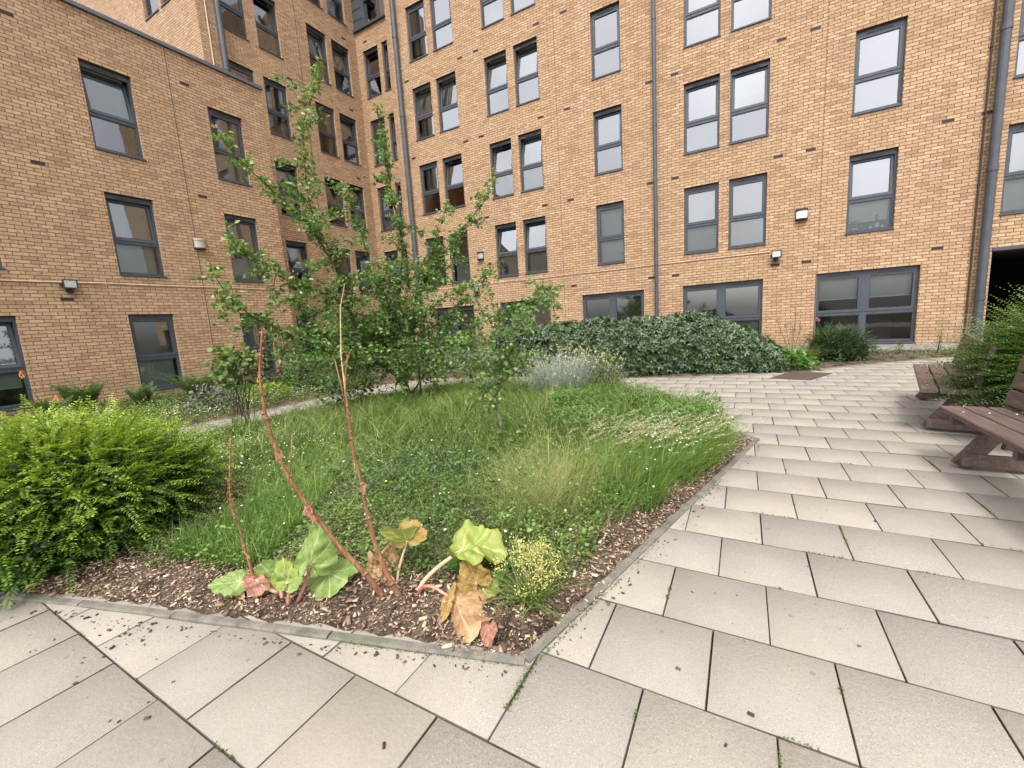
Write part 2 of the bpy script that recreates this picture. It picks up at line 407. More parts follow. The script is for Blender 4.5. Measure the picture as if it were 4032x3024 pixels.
def frame_mesh(w, kind):
    key = ('frame', round(w,2), kind)
    if key in cache: return cache[key]
    e = 0.003; b = MB(); y0, y1 = FD, FD+0.07
    ring(b, -e, w+e, -e, WH+e, 0.045, y0, y1)
    b.box((0.04,y0-0.012,0.03),(w-0.04,y1,0.062))
    b.box((0.04,y0+0.001,TZ),(w-0.04,y1-0.001,TZ+0.085)); b.box((0.04,y0-0.012,TZ+0.072),(w-0.04,y0+0.001,TZ+0.085))
    b.box((0.04,y0+0.001,WH-0.115),(w-0.04,y1-0.001,WH-0.04))
    units = [(0, w)]
    if kind == 'd':
        m = w/2; b.box((m-0.06,y0-0.002,0.03),(m+0.06,y1+0.002,WH-0.03)); units = [(0, m-0.015), (m+0.015, w)]
    for a, c in units:
        L = c-a
        if L > 0.5:
            b.box((a+L*0.24,y0-0.014,WH-0.092),(c-L*0.24,y0+0.002,WH-0.064)); b.box((a+L*0.26,y0-0.0155,WH-0.083),(c-L*0.26,y0-0.0135,WH-0.073),1)
            for q in (0.2,0.8): b.box((a+L*q-0.02,y0-0.001,TZ+0.02),(a+L*q+0.02,y0+0.003,TZ+0.031),1)
            for q in (0.25,0.75): b.box((a+L*q-0.02,y0-0.0135,0.040),(a+L*q+0.02,y0-0.010,0.050),1)
    cache[key] = mat_mesh('window_frame', b, M['frame'], M['dark']); return cache[key]
def sill_mesh(w):
    key = ('sill', round(w,2))
    if key not in cache:
        b = MB(); b.box((-0.012,-0.028,-0.004),(w+0.012,FD+0.01,0.012)); b.box((-0.012,-0.030,-0.022),(w+0.012,-0.024,0.010)); cache[key] = mat_mesh('sill', b, M['frame'])
    return cache[key]
def room_mesh(w, dark):
    key = ('room', round(w,2), dark)
    if key not in cache:
        b = MB(); x0,x1,y0,y1,z0,z1 = -0.09,w+0.09,0.30,2.3,-0.25,WH+0.25
        b.add([(x0,y0,z0),(x1,y0,z0),(x1,y1,z0),(x0,y1,z0),(x0,y0,z1),(x1,y0,z1),(x1,y1,z1),(x0,y1,z1)], [(0,1,2,3),(4,7,6,5),(1,5,6,2),(2,6,7,3),(0,3,7,4)])
        b.box((x0+0.02,y1-0.5,z0+0.01),(x0+0.42,y1-0.02,1.1),1)
        cache[key] = mat_mesh('room', b, M['roomdark'] if dark else M['room'], M['roomdark'])
    return cache[key]
def blind_mesh(w, z0, z1, y=0.27):
    b = MB(); b.box((0.03,y,z0),(w-0.03,y+0.004,z1)); b.box((0.03,y-0.01,z0-0.022),(w-0.03,y+0.012,z0),1); return mat_mesh('blind', b, M['blind'], M['white'])
def curtain_mesh(w, x0, x1, z0, z1, y=0.30):
    n = 24; b = MB(); vs = []
    for i in range(n+1):
        x = x0+(x1-x0)*i/n; yy = y+0.02*math.sin(i*1.9)+0.008*math.sin(i*4.3); vs += [(x,yy,z0),(x,yy,z1)]
    b.add(vs, [(2*i,2*i+2,2*i+3,2*i+1) for i in range(n)]); return mat_mesh('curtain', b, M['curtain'])
opened = {}
wrng = random.Random(11)
def make_window(ax, plane, u0, u1, zb, kind, k):
    w = u1-u0
    loc = (u0, plane, zb) if ax == 'x' else (plane, u0, zb)
    root = child('window', frame_mesh(w, kind), bld, loc, (0,0,0 if ax == 'x' else math.pi/2))
    child('sill', sill_mesh(w), root)
    lower_wall = (ax == 'y')
    dark = wrng.random() < (0.35 if ax == 'x' else 0.5)
    child('room', room_mesh(w, dark), root)
    key0 = (ax, round(u0,1), k)
    units = [(0.045, w-0.045)] if kind != 'd' else [(0.045, w/2-0.06), (w/2+0.06, w-0.045)]
    for i, (a, c) in enumerate(units):
        L = c-a; h = WH-0.115-(TZ+0.085)
        gl = 'glass' if (k >= 2 and ax == 'x') else ('glass_low' if wrng.random() < 0.6 else 'glass_mid')
        gu = {'x':'glass' if (k >= 1 or wrng.random() < 0.5) else 'glass_mid','y':'glass_mid'}[ax]
        if key0 == ('x',-4.2,1): gl = gu = 'glass_low'
        if key0 == ('x',1.6,0): gl = gu = 'glass_low'
        child('pane', pane_mesh(L, TZ-0.06, gl), root, (a, FD+0.035, 0.062))
        bd = MB(); ring(bd, a, c, 0.06, TZ, 0.018, FD+0.012, FD+0.03); child('bead', mat_mesh('bead', bd, M['frame']), root)
        ang = 0.0
        key = (ax, round(u0,1), k)
        if kind == 's': ang = -0.17*(OPEN.get(key, wrng.choice([0,0,0.0,1.0])))
        if kind == 'n': ang = -0.15
        s = child('sash', sash_mesh(L, h), root, (a, FD+0.035, TZ+0.086), (ang,0,0))
        child('pane', pane_mesh(L-0.11, h-0.11, gu), s, (0.055, 0, 0.055))
    r = FILL.get((ax, round(u0,1), k))
    if r is None:
        q = wrng.random()
        r = ('b', wrng.choice([0.06,0.1,1.2,0.75,0.35])) if q < 0.58 else (('c', wrng.choice([0.25,0.4,0.75])) if q < 0.88 else None)
    if r and r[0] == 'b':
        for a, c in units:
            child('blind', blind_mesh(c-a, r[1], WH+0.1), root, (a,0,0))
    if r and r[0] == 'c':
        child('curtain', curtain_mesh(w, -0.05, w*r[1], -0.1, WH+0.1), root); child('curtain', curtain_mesh(w, w*(1-r[1]*0.6), w+0.05, -0.1, WH+0.1), root)
    return root
OPEN = {}
for q in ((-8.0,1),(-8.0,2),(-8.0,3),(-6.9,1),(-6.9,2),(-6.9,3),(-11.3,3),(-10.1,3),(-10.1,2),(-4.2,2),(2.2,1)): OPEN[('x',q[0],q[1])] = 1.0
for q in ((-1.6,2),(-0.4,2)): OPEN[('x',q[0],q[1])] = 0.35
for q in ((-1.6,1),(-0.4,1),(-4.2,1),(-4.2,3),(2.2,2),(-11.3,2),(-11.3,4),(-10.1,4),(4.9,1),(4.9,2)): OPEN[('x',q[0],q[1])] = 0.0
OPEN[('x',-4.2,2)] = 0.45; OPEN[('x',2.2,1)] = 0.35
for q in ((4.4,2,1),(4.4,1,.5),(4.4,0,0),(7.0,0,0),(7.0,1,0.4),(7.0,2,0),(1.7,0,0.8),(10.1,4,1),(12.2,4,1),(13.3,4,1),(12.2,3,0),(13.3,3,1),(12.2,2,1),(13.3,2,1),(10.1,2,1),(10.1,3,0),(8.9,3,0),(8.9,4,0),(8.9,5,0)): OPEN[('y',q[0],q[1])] = q[2]
FILL = {('x',1.6,0):('b',1.17), ('x',-1.6,0):('b',0.05), ('x',-4.8,0):('b',0.05), ('x',-1.6,1):('b',0.05), ('x',-0.4,1):('b',0.06), ('x',2.2,1):('b',0.30), ('x',2.2,2):('b',0.04),
        ('x',2.2,3):('b',0.04), ('x',-4.2,1):None, ('x',4.9,1):('b',0.05), ('x',-8.0,1):('b',0.08), ('x',-6.9,1):('c',0.7), ('x',-11.3,1):('b',0.1), ('x',-10.1,1):('b',0.08),
        ('y',4.4,0):('b',0.06), ('y',7.0,0):('b',0.06), ('y',4.4,1):('b',0.06), ('y',4.4,2):('b',0.95), ('y',7.0,2):('b',0.06), ('y',7.0,1):('b',0.06), ('y',1.7,0):('b',0.42),
        ('x',-4.2,2):('b',0.04), ('x',-4.2,3):('b',0.3), ('y',10.1,1):('b',1.2), ('y',10.1,3):('c',0.4), ('y',12.2,3):('c',0.4)}
for wdef in wins: make_window(*wdef)

# bay at the top of the recess
bay = MB(); bay.box((-14.86,YR-0.10,14.02),(-13.05,YR+0.02,14.10)); bay.box((-14.30,YR-0.06,14.10),(-14.16,YR+0.10,16.2)); bay.box((-13.44,YR-0.03,14.10),(-13.34,YR+0.10,16.2))
bay.box((-14.86,YR-0.02,14.10),(-14.30,YR+0.08,16.2),1)
for z in (14.45,14.85,15.25,15.65): bay.box((-14.86,YR-0.035,z),(-14.30,YR-0.018,z+0.03))
bay.box((-14.16,YR-0.02,15.0),(-13.44,YR+0.08,15.07)); bay.box((-13.34,YR+0.0,14.10),(-13.07,YR+0.06,16.2),2)
bo = bay.build('bay_window', [M['frame'], M['pipe'], plain('brown_panel',(0.09,0.07,0.06),0.6)], bld)
pb = child('pane', mat_mesh('pane', MB().add([(-14.16,YR+0.05,14.1),(-13.44,YR+0.05,14.1),(-13.44,YR+0.05,16.2),(-14.16,YR+0.05,16.2)],[(0,1,2,3)]), M['glass']), bo)
rb = MB(); rb.box((-14.86,YR+1.5,13.9),(-13.07,YR+1.6,16.3)); rb.box((-14.86,YR+0.1,13.9),(-14.8,YR+1.5,16.3)); rb.box((-14.86,YR+0.1,13.85),(-13.07,YR+1.5,13.9)); child('room', mat_mesh('room', rb, M['room']), bo)

# air bricks
ab = MB(); ab.box((0,-0.004,0),(0.21,0.01,0.065),0)
for i in range(4): ab.box((0.012+i*0.05,-0.0065,0.010),(0.046+i*0.05,-0.003,0.055),1)
abm = mat_mesh('air_brick', ab, M['airbrick'], M['dark'])
for x in (-9.02,-8.34,-6.0,-5.07,-2.53,-1.83,0.72,1.42,3.95):
    for k in range(0,5):
        if k == 4 and x > -4: continue
        child('air_brick', abm, bld, (x-0.1, YB, 2.41+FL*k))
for k in range(1,4): child('air_brick', abm, bld, (-11.62, YB, 2.41+FL*k)); child('air_brick', abm, bld, (4.50, YB, 2.41+FL*k))
for y in (3.44,6.48):
    for k in range(0,3): child('air_brick', abm, bld, (XL, y-0.1, 2.41+FL*k), (0,0,math.pi/2))
for y in (11.14,13.97):
    for k in range(1,5): child('air_brick', abm, bld, (XT, y-0.1, 2.41+FL*k), (0,0,math.pi/2))
child('air_brick', abm, bld, (-14.42, YR, 13.50))
# movement joints: narrow mastic strips
for x in (1.665,-5.42): MB().box((x-0.007,YB-0.003,0.21),(x+0.007,YB+0.004,TOP)).build('movement_joint', plain('mastic',(0.20,0.12,0.07),0.8), bld)
MB().box((XL-0.004,6.13,0.0),(XL+0.003,6.144,8.7)).build('movement_joint', M['airbrick'], bld)
MB().box((XT-0.004,11.72,0.0),(XT+0.003,11.734,TOP)).build('movement_joint', M['airbrick'], bld)
# downpipes with collars and brackets
def downpipe(x, y, r, z0, z1, wallnormal, n=14):
    b = MB(); b.tube([(x,y,z0),(x,y,z1)], r, n)
    z = z0+1.2
    while z < z1:
        b.tube([(x,y,z),(x,y,z+0.10)], r*1.16, n)
        bx = [x, y]; 
        b.beam((x,y,z+0.05), (x+wallnormal[0]*(r+0.07), y+wallnormal[1]*(r+0.07), z+0.05), 0.05, 0.03)
        z += 2.775
    o = b.build('downpipe', M['pipe'], bld); return o
downpipe(-11.78, YB-0.14, 0.09, -0.02, TOP, (0,1))
downpipe(-2.36, YB-0.10, 0.055, -0.02, TOP, (0,1))
downpipe(4.70, YB-0.13, 0.082, -0.02, TOP, (0,1))
downpipe(XT+0.13, 8.80, 0.085, 8.75, TOP, (-1,0))
b = MB(); b.tube([(4.54,YB-0.035,0.3),(4.54,YB-0.035,TOP)], 0.018, 8)
for i in range(12): b.box((4.515,YB-0.06,0.9+i*1.4),(4.565,YB-0.002,0.93+i*1.4))
b.build('service_pipe', M['airbrick'], bld)
b = MB(); b.tube([(XT+0.03,8.48,8.8),(XT+0.03,8.48,TOP)], 0.018, 8); b.build('service_pipe', M['copper'], bld)

# ------------------------------------------------------------------ lights and cables on the walls
def wall_lamp(loc, rz, diff, cap, label):
    t = empty('wall_lamp', loc, rz, label, 'wall lamp', 'box lamps on the brick walls')
    b = MB(); n = 10
    def half(z0, z1, rx, ry, bb):
        vs = []
        for z in (z0, z1):
            for i in range(n+1):
                a = math.pi*i/n; vs.append((math.cos(a)*rx, -(0.02+abs(math.sin(a))**0.6*ry), z))
        m = n+1
        bb.add(vs, [(i,i+1,i+1+m,i+m) for i in range(n)]+[tuple(range(m))[::-1], tuple(range(m,2*m))])
    half(0.035, 0.22, 0.125, 0.10, b); b.build('diffuser', diff, t)
    b = MB(); half(0.222, 0.27, 0.135, 0.115, b); b.build('cap', cap, t)
    b = MB(); half(0.0, 0.033, 0.132, 0.11, b); b.box((-0.135,-0.02,-0.01),(0.135,-0.001,0.275)); b.build('backplate', M['black'], t)
    return t
wall_lamp((1.28,YB,3.52), 0, M['white'], M['black'], 'white box lamp with black cap on the right brick wall beside the window with bottles')
wall_lamp((XL,6.20,3.80), math.pi/2, M['beigep'], M['beigep'], 'beige box lamp on the left brick wall between two windows')
wall_lamp((-8.71,YB,3.75), 0, plain('grey_diffuser',(0.35,0.35,0.36),0.4), M['black'], 'small grey box lamp on the far brick wall just right of the fruit tree crown')
def floodlight(loc, rz, label):
    t = empty('floodlight', loc, rz, label, 'floodlight', 'black floodlights on the brick walls')
    b = MB(); b.box((-0.11,-0.17,0),(0.11,-0.115,0.18)); ring(b, -0.115, 0.115, -0.005, 0.185, 0.018, -0.185, -0.168)
    for i in range(7): b.box((-0.095+i*0.03,-0.115,0.02),(-0.085+i*0.03,-0.09,0.16))
    b.build('housing', M['black'], t)
    b = MB(); b.box((-0.092,-0.1745,0.018),(0.092,-0.1705,0.162)); b.build('reflector', M['steel'], t)
    MB().box((-0.02,-0.178,0.07),(0.02,-0.1748,0.11)).build('led', plain('led_phosphor',(0.6,0.5,0.08),0.5), t)
    b = MB(); b.box((-0.03,-0.12,-0.04),(0.03,-0.03,-0.02)); b.box((-0.05,-0.03,-0.06),(0.05,-0.002,0.02)); b.box((-0.128,-0.15,0.07),(-0.116,-0.02,0.10)); b.box((0.116,-0.15,0.07),(0.128,-0.02,0.10)); b.box((-0.128,-0.03,0.07),(0.128,-0.002,0.10))
    b.lathe([(0.0,-0.11),(0.035,-0.10),(0.045,-0.07),(0.03,-0.045)], 12, (0,-0.10,0)); b.build('bracket', M['black'], t)
    return t
floodlight((0.74,YB,2.62), 0, 'black square floodlight on the right brick wall above the low double window')
floodlight((XL,3.50,2.66), math.pi/2, 'black square floodlight at the end of the cable on the left brick wall')
floodlight((-9.0,YB,2.60), 0.25, 'black floodlight on the far brick wall behind the fruit tree branches')
def cable(pts, label):
    b = MB(); b.tube(pts, 0.009, 6)
    for p_, q_ in zip(pts, pts[1:]): 
        for f in (0.2,0.5,0.8):
            m_ = Vector(p_).lerp(Vector(q_), f); b.box((m_.x-0.012,m_.y-0.012,m_.z-0.014),(m_.x+0.012,m_.y+0.012,m_.z+0.014))
    o = b.build('cable', M['copper']); tag(o, label, 'cable', 'cables along the brick walls'); return o
def wavy(p, q, n, a):
    p = Vector(p); q = Vector(q); r = random.Random(3)
    return [tuple(p.lerp(q, i/n)+Vector((0,0,r.uniform(-a,a)))) for i in range(n+1)]
cable(wavy((XL+0.014,-2,2.79),(XL+0.014,8.4,2.82),12,0.008), 'thin copper coloured cable run along the left brick wall')
cable(wavy((-10.9,YB-0.014,2.85),(0.6,YB-0.014,2.80),14,0.01), 'thin copper coloured cable run along the right brick wall')
# ------------------------------------------------------------------ ground, paving, kerbs, beds
def inpoly(P, poly):
    x, y = P[:,0], P[:,1]; inside = np.zeros(len(P), bool); n = len(poly)
    for i in range(n):
        x1, y1 = poly[i]; x2, y2 = poly[(i+1) % n]
        c = ((y1 > y) != (y2 > y)) & (x < (x2-x1)*(y-y1)/((y2-y1)+1e-12)+x1); inside ^= c
    return inside
def segdist(P, a, b):
    a = np.array(a); b = np.array(b); d = b-a; t = np.clip(((P-a)@d)/(d@d), 0, 1); return np.linalg.norm(P-(a+t[:,None]*d), axis=1)
def hashnoise(x, y, s=1.0, seed=0):
    """smooth value noise for numpy arrays"""
    x = np.asarray(x)*s+seed*17.3; y = np.asarray(y)*s+seed*5.1
    xi = np.floor(x).astype(np.int64); yi = np.floor(y).astype(np.int64); fx = x-xi; fy = y-yi
    fx = fx*fx*(3-2*fx); fy = fy*fy*(3-2*fy)
    def h(i, j):
        v = np.sin(i*127.1+j*311.7+seed*74.7)*43758.5453; return v-np.floor(v)
    return (h(xi,yi)*(1-fx)+h(xi+1,yi)*fx)*(1-fy)+(h(xi,yi+1)*(1-fx)+h(xi+1,yi+1)*fx)*fy
KC = (-0.72, 1.30)
MAIN = [KC, (0.165,4.80), (-0.30,5.36), (-1.2,6.4), (-2.2,7.25), (-3.4,7.05), (-4.6,7.2), (-5.6,7.1), (-6.85,6.0), (-6.85,2.6), (-7.0,-0.8), (-5.2,-0.15), (-3.62,0.47), (-3.07,0.64)]
BACK = [(-1.95,8.95), (-0.9,9.2), (0.47,9.83), (1.27,10.32), (2.45,11.32), (3.5,12.15), (4.6,12.9), (4.6,13.9), (-15,14.8), (-15,8.6), (-12.9,8.6), (-12.9,-3), (-7.85,-3), (-7.85,7.4), (-7.2,8.6), (-5.5,8.95)]
RIGHT = [(2.35,3.2), (2.55,5.2), (2.95,7.2), (3.35,8.2), (4.4,9.2), (7,9.6), (7,2.4), (3.4,2.2)]

g = NT('bare_ground'); n = g.noise(20, 5, 0.7); g.base(g.ramp(n, [(0.3,(0.035,0.026,0.018)),(0.7,(0.09,0.07,0.05))]), 0.95, 0.1)
gv = np.array([(-60,-60,-0.03),(60,-60,-0.03),(60,60,-0.03),(-60,60,-0.03)])
tag(npmesh('ground', gv, [(0,1,2,3)], g.mat), kind='structure')

# paving slabs: half-bonded 0.413 m grid square to the building
def paving_mat():
    t = NT('exposed_aggregate_slab')
    a = t.new('ShaderNodeAttribute'); a.attribute_name = 'tone'
    base = t.ramp(a.outputs['Fac'], [(0.0,(0.232,0.212,0.184)),(0.3,(0.258,0.235,0.203)),(0.7,(0.270,0.245,0.210)),(1.0,(0.292,0.262,0.215))])
    sp = t.noise(170, 3, 0.75); c = t.mix(t.range(sp, 0.57, 0.68, 0, 0.75), base, (0.12,0.10,0.08))
    c = t.mix(t.range(t.noise(230, 2, 0.6), 0.58, 0.70, 0, 0.6), c, (0.55,0.50,0.42))
    v = t.new('ShaderNodeTexVoronoi'); v.inputs['Scale'].default_value = 60; t.link(t.coord(), v.inputs['Vector'])
    c = t.mix(t.math('MULTIPLY', t.math('LESS_THAN', v.outputs['Distance'], 0.17), 0.42), c, (0.16,0.13,0.11))
    bl = t.noise(2.3, 5, 0.65); c = t.mix(t.range(bl, 0.45, 0.75, 0, 0.35), c, (0.185,0.165,0.145))
    wl_ = t.noise(0.8, 3, 0.5); c = t.mix(t.range(wl_, 0.5, 0.75, 0, 0.3), c, (0.33,0.275,0.19))
    v2 = t.new('ShaderNodeTexVoronoi'); v2.inputs['Scale'].default_value = 5.5; t.link(t.coord(), v2.inputs['Vector'])
    sp2 = t.math('MULTIPLY', t.math('LESS_THAN', v2.outputs['Distance'], 0.055), 0.5); c = t.mix(sp2, c, (0.13,0.115,0.10))
    gr = t.noise(1.1, 6, 0.7, None, 0.6); c = t.mix(t.range(gr, 0.50, 0.68, 0, 0.38), c, (0.205,0.188,0.155))
    c = t.mix(t.range(t.noise(0.5, 4, 0.6), 0.58, 0.72, 0, 0.25), c, (0.20,0.19,0.12))
    t.base(c, 0.88, 0.3); t.bump(t.math('ADD', sp, v.outputs['Distance']), 0.35, 0.004)
    return t.mat
joint = NT('joint_dirt'); jn = joint.noise(9, 5, 0.7); joint.base(joint.ramp(jn, [(0.3,(0.05,0.045,0.036)),(0.55,(0.10,0.09,0.072)),(0.75,(0.075,0.09,0.04))]), 0.95, 0.1)
PV = 0.4132; X0, Y0 = -0.711, 0.540
V = []; F = []; T = []; MI = []
prng = random.Random(5)
for j in range(-9, 33):
    for i in range(-25, 22):
        off = 0.0 if (j % 2 == 1) else PV/2
        x0 = X0+off+i*PV; y0 = Y0+j*PV; cx, cy = x0+PV/2, y0+PV/2
        corners = np.array([(x0,y0),(x0+PV,y0),(x0+PV,y0+PV),(x0,y0+PV),(cx,cy)])
        if any(inpoly(corners, [((px-cx)*0.97+cx,(py-cy)*0.97+cy) for px,py in pl_]).all() for pl_ in (MAIN, BACK, RIGHT)): continue
        gx = 0.0016+prng.uniform(-0.0004,0.0010); b0 = len(V)
        z = [prng.uniform(-0.0015,0.0015)]*1; tx, ty = prng.uniform(-0.003,0.003), prng.uniform(-0.003,0.003)
        jx, jy = prng.uniform(-0.0012,0.0012), prng.uniform(-0.0012,0.0012)
        def Z(x, y): return z[0]+(x-cx)*tx+(y-cy)*ty
        for ins, dz in ((gx+0.0022,0.0),(gx+0.0006,-0.002),(gx,-0.025)):
            for sx, sy in ((x0+ins,y0+ins),(x0+PV-ins,y0+ins),(x0+PV-ins,y0+PV-ins),(x0+ins,y0+PV-ins)):
                V.append((sx+jx, sy+jy, Z(sx,sy)+dz))
        F.append((b0,b0+1,b0+2,b0+3))
        for r in (0,4):
            for q in range(4): F.append((b0+r+q, b0+r+4+q, b0+r+4+(q+1)%4, b0+r+(q+1)%4))
        MI += [0]+[1]*8; T += [prng.random()]*12
tag(npmesh('paving', V, F, [paving_mat(), joint.mat], tone=T, mi=MI), kind='structure')

soil = NT('mulch_soil'); n1 = soil.noise(60, 5, 0.7); n2 = soil.noise(7, 4, 0.6)
soil.base(soil.mix(soil.range(n2,0.4,0.65), soil.ramp(n1, [(0.35,(0.045,0.033,0.024)),(0.52,(0.13,0.092,0.064)),(0.70,(0.32,0.235,0.16))]), (0.035,0.025,0.018)), 0.95, 0.15); soil.bump(n1, 0.9, 0.02)
def soil_z(x, y):
    x = np.asarray(x, float); y = np.asarray(y, float); Q = np.c_[x.ravel(), y.ravel()]
    d = np.min([segdist(Q, p_[k], p_[(k+1)%len(p_)]) for p_ in (MAIN,) for k in range(len(p_))], axis=0).reshape(x.shape)
    return 0.004+np.clip((d-0.055)/0.18, 0, 1)*(0.030+0.025*hashnoise(x, y, 2.2, 1)+0.012*hashnoise(x, y, 9, 2))
def bed(name, poly, step=0.055):
    P = np.array(poly); x0, y0 = P.min(0); x1, y1 = P.max(0)
    nx, ny = int((x1-x0)/step)+2, int((y1-y0)/step)+2
    # clip a fine grid to the outline with bmesh so that the edge is exact
    import bmesh
    bm = bmesh.new(); vs = [bm.verts.new((x, y, 0)) for x, y in poly]; bm.faces.new(vs)
    for i in range(1, nx): bmesh.ops.bisect_plane(bm, geom=bm.verts[:]+bm.edges[:]+bm.faces[:], plane_co=(x0+i*step,0,0), plane_no=(1,0,0))
    for i in range(1, ny): bmesh.ops.bisect_plane(bm, geom=bm.verts[:]+bm.edges[:]+bm.faces[:], plane_co=(0,y0+i*step,0), plane_no=(0,1,0))
    co = np.array([v.co[:2] for v in bm.verts]); zz = soil_z(co[:,0], co[:,1])
    ed = np.min([segdist(co, poly[k], poly[(k+1)%len(poly)]) for k in range(len(poly))], axis=0)
    zz = np.where(ed < 0.052, -0.008, zz)
    for v, z_ in zip(bm.verts, zz): v.co.z = z_
    me = bpy.data.meshes.new(name); bm.to_mesh(me); bm.free()
    for p_ in me.polygons: p_.use_smooth = True
    o = link_mesh(name, me, soil.mat); tag(o, kind='structure'); return o
bed('flower_bed', MAIN); bed('border_bed', BACK, 0.25); bed('side_bed', RIGHT, 0.2)
# kerb: concrete edging lengths with rounded tops
kb = MB(); krng = random.Random(2)
def kerb_run(p, q, w=0.046, h=0.015, seg=0.9, inward=1):
    p = Vector((*p,0)); q = Vector((*q,0)); L = (q-p).length; d = (q-p)/L; nn = Vector((-d.y,d.x,0))*inward; t = 0.0
    while t < L-0.01:
        e = min(t+seg, L); a = p+d*(t+0.004); b_ = p+d*(e-0.004); dz = krng.uniform(-0.003,0.003)
        prof = [(0,-0.05),(0,h-0.008),(0.008,h),(w-0.008,h),(w,h-0.008),(w,-0.05)]
        m_ = len(prof); n_ = 7; vs = []
        for s in range(n_):
            c_ = a.lerp(b_, s/(n_-1)); jit = krng.uniform(-0.0015,0.0015)
            vs += [tuple(c_+nn*(u_+jit)+Vector((0,0,v_+dz+krng.uniform(-0.001,0.001)))) for u_,v_ in prof]
        fs = [(s*m_+i, s*m_+i+1, (s+1)*m_+i+1, (s+1)*m_+i) for s in range(n_-1) for i in range(m_-1)]
        fs += [tuple(range(m_)), tuple((n_-1)*m_+i for i in range(m_))[::-1]]
        kb.add(vs, fs); t = e
kerb_run((-0.725,1.285), (0.165,4.82), inward=1); kerb_run((0.165,4.83), (-0.30,5.37), inward=1); kerb_run((-0.30,5.38), (-1.2,6.42), inward=1)
kerb_run((-0.735,1.27), (-3.07,0.615), inward=-1); kerb_run((-3.075,0.613), (-3.62,0.445), inward=-1); kerb_run((-3.63,0.44), (-5.2,-0.17), inward=-1)
for a_, b_ in zip(BACK[:6], BACK[1:7]): kerb_run(a_, b_, inward=1)
kerb_run((-6.85,6.0), (-6.85,2.6), inward=1); kerb_run((-7.85,-3), (-7.85,7.4), inward=1)
km = NT('old_kerb'); a1 = km.noise(9,5,0.7); a2 = km.noise(120,3,0.7)
kc_ = km.ramp(a1, [(0.3,(0.09,0.085,0.068)),(0.5,(0.16,0.148,0.122)),(0.75,(0.23,0.215,0.18))]); kc_ = km.mix(km.range(a2,0.5,0.7,0,0.6), kc_, (0.09,0.08,0.065))
kc_ = km.mix(km.range(km.noise(3.0,4,0.6),0.55,0.7,0,0.55), kc_, (0.10,0.115,0.05)); km.base(kc_, 0.95, 0.2); km.bump(a2, 0.5, 0.004)
tag(kb.build('kerb', km.mat), kind='structure')
# dark resin inspection cover set in the paving
mc = NT('cover'); q = mc.noise(140,3,0.7); mc.base(mc.ramp(q, [(0.35,(0.05,0.035,0.03)),(0.7,(0.12,0.085,0.07))]), 0.9, 0.2); mc.bump(q, 0.5, 0.004)
b = MB(); cs = [(0.44,9.11),(1.05,8.90),(1.50,9.82),(0.86,10.06)]
b.add([(x,y,0.009) for x,y in cs]+[(x,y,-0.02) for x,y in cs], [(0,1,2,3),(0,4,5,1),(1,5,6,2),(2,6,7,3),(3,7,4,0)])
ic = b.build('inspection_cover', mc.mat); tag(ic, 'dark brown flat inspection cover set in the pale paving near the hedge end', 'cover')

